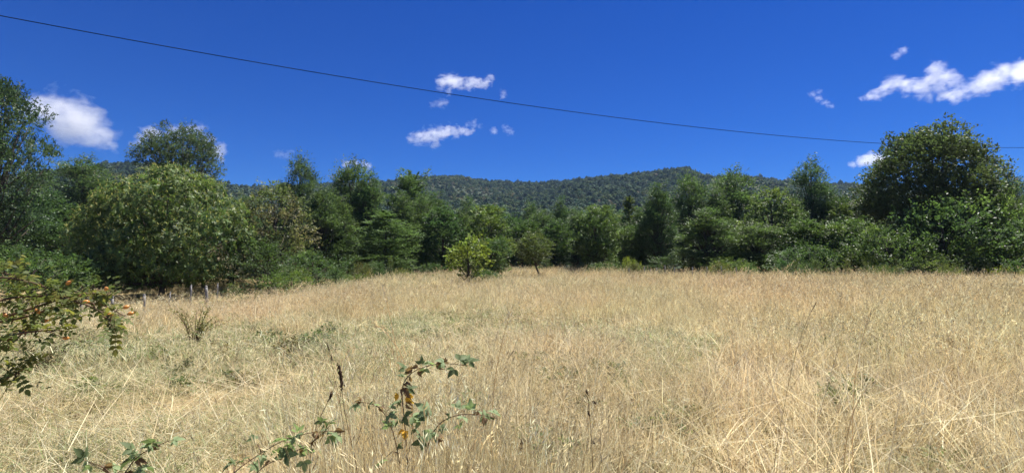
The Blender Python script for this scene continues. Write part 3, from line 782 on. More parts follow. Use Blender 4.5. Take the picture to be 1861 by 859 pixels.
def blades(bag, r, n, R, hlo, hhi, wid, lean, bend, mix, K=5, matted=0.0):
    a = r.uniform(0, 2 * math.pi, n); q = R * np.sqrt(r.random(n))
    root = np.stack([q * np.cos(a), q * np.sin(a), np.full(n, -0.03)], -1)
    L = r.uniform(hlo, hhi, n)
    az = r.uniform(0, 2 * math.pi, n)
    th0 = np.abs(r.normal(0, lean, n))
    m = r.random(n) < matted
    th0[m] = r.uniform(0.9, 1.45, m.sum())
    dth = np.abs(r.normal(bend, bend * 0.6, n)); dth[m] *= 0.35
    s = np.linspace(0, 1, K)
    th = th0[:, None] + dth[:, None] * s ** 1.6
    th = np.minimum(th, 2.0)
    step = (L / (K - 1))[:, None]
    dx = np.sin(th) * step; dz = np.cos(th) * step
    X = np.concatenate([np.zeros((n, 1)), np.cumsum(dx[:, :-1], 1)], 1); Z = np.concatenate([np.zeros((n, 1)), np.cumsum(dz[:, :-1], 1)], 1)
    Z[m] += r.uniform(0.03, 0.18, m.sum())[:, None]
    Z = np.maximum(Z, 0.01)
    P = root[:, None] + np.stack([X * np.cos(az)[:, None], X * np.sin(az)[:, None], Z], -1)
    tw = az + math.pi / 2 + r.normal(0, 0.6, n)
    side = np.stack([np.cos(tw), np.sin(tw), r.normal(0, 0.3, n)], -1); side = unit(side)
    W = wid * (0.6 + 0.8 * r.random(n))[:, None] * (1.02 - s ** 1.5)[None]
    ribbons(bag, P, W, side, pick(r, n, mix))
    return P

def panicles(bag, r, P, size, wid, mix, k=9):
    """seed heads at the ends of stalk centre lines P (n,K,3)"""
    n = len(P)
    tip = P[:, -1]; d = unit(P[:, -1] - P[:, -2])
    u = r.random((n, k))
    C = tip[:, None] - d[:, None] * (u * size)[..., None] + r.normal(size=(n, k, 3)) * size * 0.09
    A = d[:, None] + r.normal(size=(n, k, 3)) * 0.35
    leaf_quads(bag, C.reshape(-1, 3), A.reshape(-1, 3), r.normal(size=(n * k, 3)), np.full(n * k, size * 0.3), np.full(n * k, wid), np.repeat(pick(r, n, mix), k, 0))

def patch(seed, specs, stalks=None):
    r = np.random.default_rng(seed); b = Bag()
    for s in specs: blades(b, r, **s)
    if stalks:
        st = dict(stalks); size, w, mix = st.pop('size'), st.pop('pw'), st.pop('pmix')
        P = blades(b, r, **st); panicles(b, r, P, size, w, mix)
    return obj('patch', b.mesh('patch'), M_GRASS, link=False)

STRAW = [(PALE, 0.66), (GOLD, 0.12), (GREY, 0.16), (BROWN, 0.06)]
MEADOW = [(PALE, 0.34), (GREY, 0.36), (GREEN, 0.29), (BROWN, 0.01)]
RUST = [(GOLD, 0.46), (PALE, 0.46), (BROWN, 0.08)]
OLD = [(THATCH, 1.0)]

near_src, mid_src, far_src = [], [], []
for v in range(5):    # 0-4 tall tangled straw
    near_src.append(patch(100 + v, [dict(n=120, R=0.36, hlo=0.25, hhi=0.70, wid=0.0050, lean=0.55, bend=1.0, mix=STRAW, matted=0.35),
                                    dict(n=90, R=0.42, hlo=0.08, hhi=0.28, wid=0.006, lean=0.6, bend=0.8, mix=OLD),
                                    dict(n=22, R=0.42, hlo=0.1, hhi=0.3, wid=0.006, lean=0.5, bend=0.8, mix=MEADOW)],
        dict(n=7, R=0.4, hlo=0.55, hhi=0.95, wid=0.0036, lean=0.35, bend=0.6, mix=STRAW, size=0.10, pw=0.0045, pmix=[(PALE, 0.6), (GOLD, 0.4)])))
for v in range(4):    # 5-8 short greyish turf
    near_src.append(patch(120 + v, [dict(n=230, R=0.45, hlo=0.08, hhi=0.30, wid=0.0050, lean=0.65, bend=0.8, mix=MEADOW, matted=0.45), dict(n=30, R=0.45, hlo=0.25, hhi=0.55, wid=0.0044, lean=0.5, bend=0.7, mix=STRAW, matted=0.5), dict(n=40, R=0.45, hlo=0.05, hhi=0.14, wid=0.006, lean=0.6, bend=0.6, mix=OLD)],
        dict(n=3, R=0.42, hlo=0.4, hhi=0.7, wid=0.0034, lean=0.35, bend=0.5, mix=STRAW, size=0.08, pw=0.004, pmix=[(PALE, 1)])))
for v in range(3):    # 9-11 rusty seeding grass
    near_src.append(patch(140 + v, [dict(n=110, R=0.40, hlo=0.25, hhi=0.65, wid=0.0050, lean=0.45, bend=0.8, mix=[(PALE, .55), (GOLD, .35), (BROWN, .1)], matted=0.25), dict(n=60, R=0.42, hlo=0.1, hhi=0.3, wid=0.005, lean=0.5, bend=0.7, mix=OLD)],
        dict(n=26, R=0.42, hlo=0.55, hhi=0.9, wid=0.0034, lean=0.35, bend=0.6, mix=RUST, size=0.12, pw=0.005, pmix=RUST)))
for v in range(3):    # 12-14 long fallen stems
    near_src.append(patch(160 + v, [dict(n=40, R=0.5, hlo=0.5, hhi=1.05, wid=0.0068, lean=0.9, bend=0.6, mix=[(PALE, 1)], matted=0.6), dict(n=20, R=0.4, hlo=0.05, hhi=0.2, wid=0.006, lean=0.5, bend=0.6, mix=OLD)]))
# the same kinds, coarser blades further away
for v in range(5):    # 0-4
    mid_src.append(patch(200 + v, [dict(n=140, R=0.6, hlo=0.25, hhi=0.66, wid=0.010, lean=0.5, bend=0.9, mix=STRAW, K=4, matted=0.3), dict(n=50, R=0.65, hlo=0.08, hhi=0.26, wid=0.012, lean=0.5, bend=0.7, mix=OLD, K=3)],
        dict(n=16, R=0.6, hlo=0.5, hhi=0.85, wid=0.006, lean=0.3, bend=0.6, mix=STRAW, K=4, size=0.13, pw=0.008, pmix=[(PALE, .8), (GOLD, .2)])))
for v in range(3):    # 5-7
    mid_src.append(patch(220 + v, [dict(n=210, R=0.7, hlo=0.08, hhi=0.32, wid=0.010, lean=0.55, bend=0.7, mix=MEADOW, K=4, matted=0.35), dict(n=40, R=0.7, hlo=0.06, hhi=0.16, wid=0.012, lean=0.5, bend=0.7, mix=OLD, K=3)]))
for v in range(3):    # 8-10
    mid_src.append(patch(240 + v, [dict(n=110, R=0.6, hlo=0.28, hhi=0.62, wid=0.010, lean=0.4, bend=0.8, mix=[(PALE, .6), (GOLD, .34), (BROWN, .06)], K=4, matted=0.15), dict(n=50, R=0.65, hlo=0.1, hhi=0.3, wid=0.012, lean=0.5, bend=0.7, mix=OLD, K=3)],
        dict(n=40, R=0.6, hlo=0.5, hhi=0.88, wid=0.006, lean=0.3, bend=0.6, mix=RUST, K=4, size=0.14, pw=0.009, pmix=RUST)))
for v in range(3):    # 0-2
    far_src.append(patch(260 + v, [dict(n=150, R=1.0, hlo=0.25, hhi=0.60, wid=0.018, lean=0.42, bend=0.7, mix=STRAW, K=4, matted=0.1)],
        dict(n=22, R=1.0, hlo=0.5, hhi=0.8, wid=0.010, lean=0.25, bend=0.5, mix=STRAW, K=4, size=0.14, pw=0.012, pmix=[(PALE, .8), (GOLD, .2)])))
for v in range(2):    # 3-4
    far_src.append(patch(280 + v, [dict(n=170, R=1.1, hlo=0.10, hhi=0.32, wid=0.018, lean=0.5, bend=0.6, mix=MEADOW, K=3)]))
for v in range(2):    # 5-6
    far_src.append(patch(290 + v, [dict(n=130, R=1.0, hlo=0.28, hhi=0.62, wid=0.018, lean=0.36, bend=0.7, mix=[(PALE, .6), (GOLD, .3), (BROWN, .1)], K=4)],
        dict(n=34, R=1.0, hlo=0.5, hhi=0.88, wid=0.010, lean=0.25, bend=0.5, mix=RUST, K=4, size=0.15, pw=0.014, pmix=RUST)))

def tallness(x, y):
    t = 0.58 + 2.1 * (fbm(x / 2.4, y / 2.8, 41, 3) - 0.5)
    left = S(-x, -0.6, 1.8) * (1 - S(y, 9.5, 14))                         # short trodden turf, front left
    t = t - 0.62 * left
    t = t - 0.85 * np.exp(-((x + 0.3) / 3.2) ** 2 - ((y - 13.5) / 2.4) ** 2)   # green swath in the middle
    t = t - 0.45 * np.exp(-((x - 3.2) / 3.0) ** 2 - ((y - 36.0) / 7) ** 2)     # grazed spot by the crooked trunk
    t = t - 0.40 * S(-x, 7, 11) * S(y, 11, 15) * (1 - S(y, 30, 38))            # shorter along the left fence
    t = t + 0.25 * S(x, 1.5, 6)
    return np.clip(t, 0.02, 1.0)

def rustiness(x, y):
    return np.clip(S(x, 1.0, 7) * (0.5 * S(y, 6, 10) + 0.05) + 2.2 * (fbm(x / 2.4 + 9, y / 1.8, 57, 3) - 0.52), 0, 0.95)

def sow(seed, rlo, rhi, dens, half=0.86):
    r = np.random.default_rng(seed)
    n = int(half * (rhi ** 2 - rlo ** 2) * dens)
    rad = np.sqrt(r.uniform(rlo ** 2, rhi ** 2, n)); a = r.uniform(-half, half, n)
    return r, rad * np.sin(a), rad * np.cos(a)

def grass_layer(name, seed, rlo, rhi, dens, src, split, label, fallen=None, hs=1.0):
    r, x, y = sow(seed, rlo, rhi, dens)
    t = tallness(x, y); ru = rustiness(x, y)
    n = len(x)
    a, b, c = split     # (start, count) of tall, short, rusty
    short = r.random(n) > t * 1.25
    rust = (~short) & (r.random(n) < ru)
    idx = np.where(short, b[0] + r.integers(0, b[1], n), np.where(rust, c[0] + r.integers(0, c[1], n), a[0] + r.integers(0, a[1], n)))
    if fallen:
        f = r.random(n) < 0.14 + 0.14 * S(x, 0, 3)
        idx[f] = fallen[0] + r.integers(0, fallen[1], f.sum())
    s = hs * (0.7 + 0.5 * r.random(n)) * (0.6 + 0.4 * t + 0.35 * fbm(x / 0.8, y / 0.8, 33, 2))
    shade = np.exp(-(((x + 23.5) / 9.0) ** 2 + ((y - 33.5) / 8.5) ** 2) ** 2)
    s = s * (1 - 0.55 * S(-x, 9, 13) * S(y, 19, 23) * (1 - S(y, 42, 48)))
    keep = r.random(n) > 0.95 * shade
    edge = np.interp(x, [-60, -34, -24, -12, -6, 1, 5, 9, 30, 45], [70, 70, 45, 41, 43, 56, 54, 41, 37, 37])
    keep &= r.random(n) > S(y, edge - 1, edge + 3)
    scl = np.stack([0.9 + 0.2 * r.random(n), 0.9 + 0.2 * r.random(n), s], -1)
    lay = fbm(x / 2.2, y / 2.2, 71, 3) * 14.0                                  # direction in which each tussock is laid over
    mag = np.clip(np.abs(r.normal(0.0, 0.10, n)) + 2.6 * np.clip(fbm(x / 1.1, y / 1.1, 77, 3) - 0.47, 0, 1), 0, 0.95)
    rot = np.stack([mag * np.cos(lay), mag * np.sin(lay), r.uniform(0, 6.28, n)], -1)
    P = np.stack([x, y, ground_z(x, y)], -1)
    return scatter(name, src, P[keep], rot[keep], scl[keep], idx[keep], label)

grass_layer('dry_grass', 1001, 1.7, 9.5, 10.0, near_src, ((0, 5), (5, 4), (9, 3)), 'tangled straw-coloured grass close to the brambles', (12, 3))
grass_layer('dry_grass', 1002, 9.0, 24.0, 6.5, mid_src, ((0, 5), (5, 3), (8, 3)), 'straw-coloured meadow grass across the middle of the field')
grass_layer('dry_grass', 1003, 23.0, 72.0, 2.6, far_src, ((0, 3), (3, 2), (5, 2)), 'pale dry grass at the far side of the field')

def meadow_weeds():
    src = []
    for v in range(4):
        r = np.random.default_rng(700 + v); b = Bag()
        O = np.stack([r.normal(0, 0.10, 26), r.normal(0, 0.10, 26), r.uniform(0.02, 0.17, 26)], -1)
        add_spray(b, r, O, rnd_dirs(r, 26, -0.1) + UP * 0.4, np.full(26, 0.10), 5, 0.055, 0.026, np.array([(0.10, 0.14, 0.06), (0.13, 0.16, 0.07), (0.085, 0.11, 0.05), (0.15, 0.12, 0.07)][v]), 0.4, 0.3, 0.35)
        src.append(obj('weed', b.mesh('weed'), M_LEAF, link=False))
    r, x, y = sow(71, 2.2, 26.0, 2.2)
    k = fbm(x / 1.7, y / 1.7, 83, 3)
    keep = r.random(len(x)) < np.clip((k - 0.53) * 3.0, 0, 0.6)
    x, y = x[keep], y[keep]; n = len(x)
    sc_ = 0.5 + 0.9 * r.random(n)
    scatter('meadow_weeds', src, np.stack([x, y, ground_z(x, y) + 0.02], -1), np.stack([0 * x, 0 * x, r.uniform(0, 6.28, n)], -1), sc_, r.integers(0, 4, n), 'low green and brown weeds sprinkled through the straw')
meadow_weeds()

def upright_stems():
    src = [patch(400 + v, [dict(n=26, R=0.16, hlo=0.70, hhi=1.22, wid=0.0034, lean=0.16, bend=0.35, mix=[(PALE, .45), (GOLD, .3), (BROWN, .25)]), dict(n=10, R=0.2, hlo=0.5, hhi=0.9, wid=0.0044, lean=0.5, bend=0.8, mix=[(PALE, .7), (BROWN, .3)])],
        dict(n=5, R=0.15, hlo=0.95, hhi=1.28, wid=0.0028, lean=0.15, bend=0.3, mix=STRAW, size=0.09, pw=0.0035, pmix=[(PALE, .5), (GOLD, .5)])) for v in range(4)]
    r = np.random.default_rng(88)
    n = 210
    x = r.normal(-0.30, 0.34, n); y = r.uniform(1.55, 3.3, n)
    x = x * y / 2.2
    scl = np.ones((n, 3)) * (0.85 + 0.35 * r.random((n, 1)))
    rot = np.stack([r.normal(0, .08, n), r.normal(0, .08, n), r.uniform(0, 6.28, n)], -1)
    scatter('upright_grass', src, np.stack([x, y, ground_z(x, y)], -1), rot, scl, r.integers(0, 4, n), 'stand of upright brownish grass stems around the brambles')
upright_stems()

# ------------------------------------------------------------------ fences
def post(px, top, d, label, group, w=0.055, lean=(0, 0), seed=0):
    r = np.random.default_rng(900 + seed); w = w * 0.68
    x = (px - CX) / F_PX * d; g = gz(x, d)
    H = max(at(px, top, d).z - g, 0.7)
    e = empty('fence_post', (x, d, g))
    b = Bag()
    z = np.linspace(-0.3, H, 7)
    P = np.stack([lean[0] * z / H + r.normal(0, .008, 7), lean[1] * z / H + r.normal(0, .008, 7), z], -1)
    sides = 7
    tube(b, P, w * (1.1 - 0.25 * np.linspace(0, 1, 7)) * (0.9 + 0.2 * r.random(7)), sides)
    obj('stake', smooth(b.mesh('stake')), M_POST, e)
    # splintered, slanting head
    hb = Bag()
    T = P[-1]
    tube(hb, [T - [0, 0, .01], T + [0.01, 0, 0.03], T + [0.018, 0, 0.055]], [w * 0.84, w * 0.7, w * 0.3], sides)
    obj('weathered_head', hb.mesh('weathered_head'), M_POST, e)
    tag(e, label, 'fence post', group)
    return e, Vector((x, d, g)), H

def wires(posts, n, label, group, names):
    for k in range(n):
        b = Bag()
        hs = 0.82 - 0.3 * k
        P = []
        for (e, p, H) in posts: P.append(np.array([p.x, p.y - 0.06, p.z + H * hs]))
        Q = []
        for i in range(len(P) - 1):
            for u in np.linspace(0, 1, 8, endpoint=False):
                q = P[i] * (1 - u) + P[i + 1] * u; q[2] -= 0.06 * 4 * u * (1 - u); Q.append(q)
        Q.append(P[-1])
        tube(b, Q, 0.004, 4)
        tag(obj('fence_wire', b.mesh('fence_wire'), M_WIRE), '%s wire strand %s' % (names[k], label), 'wire', group)

LP = [(150, 548, 16.5, 'weathered fence post half hidden by the rosehip branches', 0.055, (0.02, 0)),
      (207, 541, 17.5, 'grey fence post just beyond the tip of the rosehip branches', 0.065, (0.0, 0)),
      (265, 537, 19.0, 'square-topped pale fence post standing alone in the pale grass', 0.075, (0.0, 0)),
      (311, 532, 22.0, 'thin fence post between the square-topped post and the leaning post', 0.05, (0.0, 0)),
      (347, 519, 24.5, 'leaning thin fence post against the chestnut shade', 0.06, (0.07, 0)),
      (379, 521, 23.0, 'thick pale fence post with a pointed top beside the leaning post', 0.095, (-0.05, 0)),
      (397, 516, 30.0, 'short dark fence post at the end of the left fence', 0.055, (0.0, 0))]
lp = [post(px, t, d, lab, 'fence posts by the chestnut', w, ln, i) for i, (px, t, d, lab, w, ln) in enumerate(LP)]
wires(lp, 2, 'of the fence in front of the chestnut', 'wires of the fence by the chestnut', ['upper', 'lower'])
RP = [(1143, 488, 'first fence post beside the yellow-green sapling', 0.05), (1171, 485, 'slim pale fence post second from the sapling', 0.045), (1182, 489, 'short fence post in the pair near the sapling', 0.045),
      (1193, 487, 'grey fence post third gap along from the sapling', 0.045), (1208, 483, 'tall pale fence post before the darkest evergreen', 0.06), (1224, 486, 'dark leaning fence post at the right edge of the darkest evergreen', 0.055),
      (1258, 486, 'pale fence post under the low feathery tree', 0.05), (1284, 485, 'fence post below the drooping sprays', 0.05), (1310, 484, 'last but one fence post beside the leafy bush', 0.05), (1338, 486, 'end fence post swallowed by the leafy bush', 0.05)]
rp = [post(px, t, 38.0 - 0.012 * (px - 1143), lab, 'fence posts by the dark evergreen', w, (0.05 if 'leaning' in lab else 0, 0), 30 + i) for i, (px, t, lab, w) in enumerate(RP)]
wires(rp, 2, 'of the fence in front of the dark evergreen', 'wires of the fence by the dark evergreen', ['upper', 'lower'])

# ------------------------------------------------------------------ overhead cable
def cable():
    pts = [(0, 26), (200, 68), (400, 103), (600, 138), (790, 165), (1000, 197), (1200, 225), (1400, 245), (1600, 259), (1861, 269)]
    P = np.array([at(px, py, 1.0 / (1 / 13.7 + (1 / 30.3 - 1 / 13.7) * px / 1861)) for px, py in pts])
    A, B = P[0], P[-1]
    s = (P[:, 0] - A[0]) / (B[0] - A[0])
    fz = np.polyfit(s, P[:, 2], 2); fy = np.polyfit(s, P[:, 1], 1)
    u = np.linspace(-0.25, 1.25, 60)
    Q = np.stack([A[0] + (B[0] - A[0]) * u, np.polyval(fy, u), np.polyval(fz, u)], -1)
    b = Bag(); tube(b, Q, 0.011, 6)
    tag(obj('overhead_cable', smooth(b.mesh('overhead_cable')), M_CABLE), 'thin black overhead cable sagging across the blue sky', 'cable')
cable()

# ------------------------------------------------------------------ plants in the middle of the meadow
def weed_mesh(seed, h, spread, stems, nl, leaf, wid, tints, dry=0.0):
    r = np.random.default_rng(seed)
    b, tb = Bag(), Bag()
    for i in range(stems):
        a = r.uniform(0, 6.28); q = spread * (0.4 + 0.8 * r.random()); H = h * (0.6 + 0.5 * r.random())
        s = np.linspace(0, 1, 6)[:, None]
        P = np.array([0.06 * math.cos(a), 0.06 * math.sin(a), -0.05]) + np.array([math.cos(a) * q, math.sin(a) * q, 0]) * s ** 1.7 + np.array([0, 0, H]) * (s - 0.25 * (q / spread) * s ** 3)
        tube(tb, P, np.linspace(0.007, 0.0025, 6) * (0.6 + h * 0.6), 5)
        m = max(4, int(nl * (0.6 + 0.6 * r.random())))
        u = 0.25 + 0.75 * r.random(m)
        O = np.stack([np.interp(u, s[:, 0], P[:, k]) for k in range(3)], -1)
        D = rnd_dirs(r, m, -0.1) + 0.3 * UP
        t = np.array([tints[j] for j in r.integers(0, len(tints), m)])
        add_spray(b, r, O, D, np.full(m, leaf * 2.2), 5, leaf, wid, t, 0.6, 0.3, 0.35)
    return b.mesh('foliage'), smooth(tb.mesh('stems'))

def weed(name, px, d, mesh, label, cat, scale=1.0, rz=0.0):
    x = (px - CX) / F_PX * d
    e = empty(name, (x, d, gz(x, d)), rz, (scale,) * 3)
    obj('foliage', mesh[0], M_LEAF, e); obj('stems', mesh[1], M_CANE, e)
    return tag(e, label, cat)
weed('rose_bush', 357, 11.2, weed_mesh(301, 1.0, 0.42, 18, 14, 0.035, 0.02, [(0.13, 0.15, 0.05), (0.17, 0.16, 0.06), (0.11, 0.13, 0.05)]), 'young thorny bush with thin reddish stems alone in the grass', 'bush')
weed('weed_clump', 528, 9.4, weed_mesh(302, 0.5, 0.34, 20, 10, 0.045, 0.02, [(0.10, 0.09, 0.045), (0.08, 0.085, 0.04), (0.15, 0.12, 0.06)]), 'low brownish weed clump in the short turf', 'weed')
weed('weed_clump', 330, 8.2, weed_mesh(303, 0.34, 0.16, 8, 9, 0.04, 0.022, [(0.045, 0.065, 0.028), (0.06, 0.075, 0.03)]), 'small dark green weed below the young thorny bush', 'weed')
weed('weed_clump', 88, 8.8, weed_mesh(304, 0.55, 0.42, 22, 9, 0.04, 0.018, [(0.10, 0.085, 0.045), (0.07, 0.07, 0.035)]), 'dry twiggy brown weed under the rosehip branches', 'weed')
weed('weed_clump', 455, 7.6, weed_mesh(305, 0.22, 0.22, 9, 8, 0.035, 0.018, [(0.09, 0.10, 0.045)]), 'flat greenish weed beside the brownish weed clump', 'weed')
weed('weed_clump', 1660, 20.0, weed_mesh(306, 0.9, 0.7, 20, 10, 0.06, 0.02, [(0.16, 0.12, 0.07), (0.10, 0.09, 0.05)]), 'dark dry weed heap in the tall grass before the glossy tree', 'weed')
weed('weed_clump', 1180, 5.4, weed_mesh(307, 0.35, 0.4, 14, 9, 0.05, 0.028, [(0.10, 0.14, 0.06), (0.13, 0.17, 0.08)]), 'green leaves tangled low in the straw before the long bare stem', 'weed')
weed('weed_clump', 1010, 4.7, weed_mesh(308, 0.4, 0.4, 12, 9, 0.05, 0.028, [(0.10, 0.14, 0.06), (0.13, 0.17, 0.08)]), 'green leaves low in the straw beside the knobbly dead stalk', 'weed')

# ------------------------------------------------------------------ foreground plants
def leaflet(bag, base, direc, normal, L, W, tint, teeth=5, fold=0.18, droop=0.15):
    """one ovate serrated leaflet folded along its midrib"""
    a = np.asarray(direc, float); a = a / np.linalg.norm(a)
    b = np.cross(normal, a); b = b / np.linalg.norm(b); c = np.cross(a, b)
    base = np.asarray(base, float)
    n = teeth * 2 + 1
    s = np.linspace(0, 1, n)
    prof = np.sin(np.pi * np.clip(s, 0, 1) ** 0.75) * 0.5 * W
    prof *= np.where(np.arange(n) % 2 == 1, 1.08, 0.86)
    mid = base + a * (s * L)[:, None] - c * (droop * L * s ** 2)[:, None]
    le = mid + b * prof[:, None] + c * (fold * prof)[:, None]
    ri = mid - b * prof[:, None] + c * (fold * prof)[:, None]
    V = np.concatenate([mid, le, ri])
    q = []
    for i in range(n - 1):
        q.append((i, i + 1, n + i + 1, n + i)); q.append((i + 1, i, 2 * n + i, 2 * n + i + 1))
    bag.add(V, q, None, tint)

def compound_leaf(seed, kind, tint):
    """leaf lying along +X with its normal along +Z, petiole at the origin"""
    r = np.random.default_rng(seed); b = Bag()
    t = lambda: np.asarray(tint) * (0.85 + 0.3 * r.random())
    if kind == 'bramble':
        tube(b, [(0, 0, 0), (0.02, 0, 0.003), (0.045, 0, 0)], [0.0014, 0.0012, 0.001], 4, np.asarray(tint) * 0.8)
        leaflet(b, (0.045, 0, 0), (1, 0, 0.05), (0, 0, 1), 0.064, 0.036, t(), 6, 0.3, 0.3)
        for sgn in (1, -1):
            leaflet(b, (0.043, 0, 0), (0.35, sgn, 0.05 * r.normal()), (0.25 * r.normal(), 0.2 * r.normal(), 1), 0.054, 0.030, t(), 6, 0.3, 0.3)
            if seed % 2: leaflet(b, (0.041, 0, -0.002), (-0.45, sgn * 0.8, -0.1), (0.25 * r.normal(), 0.2 * r.normal(), 1), 0.042, 0.023, t(), 5, 0.3, 0.3)
    elif kind == 'withered':
        for k in range(3):
            a = (k - 1) * 1.1
            leaflet(b, (0.02, 0, 0), (math.cos(a), math.sin(a), -0.5), (-0.6, 0.4 * r.normal(), 0.8), 0.05, 0.026, t(), 4, 0.9, 0.7)
    else:   # rose: pinnate with small leaflets
        tube(b, [(0, 0, 0), (0.035, 0, 0.004), (0.07, 0, 0)], [0.0010, 0.0008, 0.0006], 4, np.asarray(tint) * 0.9)
        leaflet(b, (0.068, 0, 0), (1, 0, 0), (0, 0, 1), 0.027, 0.017, t(), 3)
        for k in range(3):
            for sgn in (1, -1):
                leaflet(b, (0.022 + 0.018 * k, 0, 0.001), (0.5, sgn, 0.1 * r.normal()), (0.15 * r.normal(), 0.15 * r.normal(), 1), 0.024 - 0.002 * (2 - k), 0.015, t(), 3)
    return b.mesh('leaf')

def orient(o, pos, x_axis, normal, scale):
    x = Vector(x_axis).normalized(); z = Vector(normal); z = (z - x * z.dot(x)).normalized(); y = z.cross(x)
    from mathutils import Matrix
    R = Matrix((x, y, z)).transposed()
    o.location = pos; o.rotation_euler = R.to_euler(); o.scale = (scale,) * 3

def cane_mesh(pts, r0, r1, thorns=True, seed=0):
    r = np.random.default_rng(seed)
    P = np.asarray(pts, float)
    t = np.linspace(0, 1, len(P)); u = np.linspace(0, 1, 5 * len(P))
    Q = np.stack([np.interp(u, t, P[:, k]) for k in range(3)], -1)
    for _ in range(6): Q[1:-1] = (Q[:-2] + Q[1:-1] * 2 + Q[2:]) / 4
    b = Bag(); tube(b, Q, np.linspace(r0, r1, len(Q)), 6)
    if thorns:
        T = unit(np.gradient(Q, axis=0))
        for i in range(2, len(Q) - 1):
            d = np.cross(T[i], r.normal(size=3)); d = d / np.linalg.norm(d)
            tube(b, [Q[i], Q[i] + d * r0 * 1.6 - T[i] * r0, Q[i] + d * r0 * 2.6 - T[i] * r0 * 2], [r0 * 0.5, r0 * 0.25, r0 * 0.03], 4)
    return smooth(b.mesh('cane')), Q

ML_LEAF = [compound_leaf(k, 'bramble', (0.24, 0.31, 0.16)) for k in range(4)]
BACKLIT_LEAF = [compound_leaf(10 + k, 'bramble', (0.13, 0.17, 0.08)) for k in range(3)]  # same leaf in a darker tint, painting leaves seen against the light
MB_LEAF = [compound_leaf(20 + k, 'withered', (0.20, 0.13, 0.075)) for k in range(3)]
MY_LEAF = [compound_leaf(30, 'withered', (0.62, 0.38, 0.06))]
RG_LEAF = [compound_leaf(40 + k, 'rose', (0.115, 0.14, 0.045)) for k in range(4)]
RY_LEAF = [compound_leaf(50 + k, 'rose', (0.17, 0.17, 0.04)) for k in range(2)]

def bramble(label, base, d, canes, leaves, seed, group='brambles rising out of the near grass'):
    """canes: pixel paths with depths; leaves: (px, py, kind)"""
    r = np.random.default_rng(seed)
    e = empty('bramble', base); tag(e, label, 'bramble', group)
    off = Vector(base)
    allQ = []
    for i, path in enumerate(canes):
        P = [np.zeros(3)] + [np.array(at(px, py, dd) - off) for px, py, dd in path]
        me, Q = cane_mesh(P, 0.0024, 0.0010, True, seed + i)
        obj('cane', me, M_CANE, e); allQ.append(Q)
    for Q in allQ:      # small leaves all along the canes
        for i in range(int(len(Q) * 0.4), len(Q) - 1, 2):
            kk = r.random()
            src = ML_LEAF if kk < 0.45 else (MB_LEAF if kk < 0.75 else BACKLIT_LEAF)
            o = obj('leaf', src[r.integers(0, len(src))], M_NEAR, e)
            orient(o, Q[i], r.normal(size=3) * [1, 0.7, 0.5], np.array([0.5 * r.normal(), -0.3 + 0.5 * r.normal(), 0.7]), 0.3 + 0.28 * r.random())
    allQ = np.concatenate(allQ)
    for px, py, k in leaves:
        # nearest point of any cane in the direction of this leaf
        p = at(px, py, d); pl = np.array(p - off)
        i = np.argmin(np.linalg.norm(allQ - pl, axis=1)); q = allQ[i]
        src = {'g': ML_LEAF, 'd': BACKLIT_LEAF, 'b': MB_LEAF, 'y': MY_LEAF}[k]
        me = src[r.integers(0, len(src))]
        ax = pl - q
        L = np.linalg.norm(ax)
        if L > 0.022: pos = pl - ax / L * 0.022
        else: pos, ax = q, r.normal(size=3) * [1, .6, .3]
        if L > 0.06:    # a side twig carries it
            mb = Bag(); tube(mb, [q, (q + pos) / 2 + [0, 0, .01], pos], [0.0022, .0018, .0013], 5)
            obj('twig', smooth(mb.mesh('twig')), M_CANE, e)
        ax = ax / (np.linalg.norm(ax) + 1e-6) + r.normal(size=3) * 0.25
        nrm = np.array([0.5 * r.normal(), -0.4 + 0.45 * r.normal(), 0.75])
        o = obj('leaf', me, M_NEAR, e)
        orient(o, pos, ax, nrm, 0.42 + 0.30 * r.random())
    return e

bramble('bramble with light green leaves and withered brown ones in the straw', (-0.28, 2.0, gz(-0.28, 2.0)), 1.9,
        [[(742, 859, 1.95), (735, 760, 1.92), (728, 700, 1.9), (750, 672, 1.9), (800, 658, 1.9), (850, 664, 1.9)],
         [(760, 859, 1.95), (790, 770, 1.9), (830, 752, 1.88), (870, 752, 1.88), (905, 760, 1.88)],
         [(730, 859, 1.95), (715, 780, 1.9), (690, 735, 1.9), (645, 728, 1.9)]],
        [(829, 738, 'g'), (838, 768, 'g'), (797, 780, 'g'), (777, 748, 'g'), (728, 765, 'g'), (713, 744, 'g'), (658, 726, 'g'), (765, 765, 'g'), (866, 748, 'g'), (897, 757, 'g'), (745, 755, 'g'), (676, 738, 'd'),
         (747, 663, 'b'), (765, 670, 'd'), (777, 661, 'g'), (799, 659, 'b'), (826, 653, 'd'), (838, 657, 'd'), (849, 670, 'g'), (736, 690, 'd'), (748, 689, 'b'), (812, 668, 'b'), (758, 676, 'b'), (786, 672, 'b'), (733, 672, 'd'),
         (732, 715, 'b'), (742, 735, 'b'), (722, 726, 'y'), (716, 718, 'y'), (738, 752, 'd'), (752, 780, 'd'), (780, 760, 'd'), (735, 785, 'y'), (770, 800, 'd'), (691, 833, 'g'), (800, 800, 'b'), (722, 700, 'b')], 21)
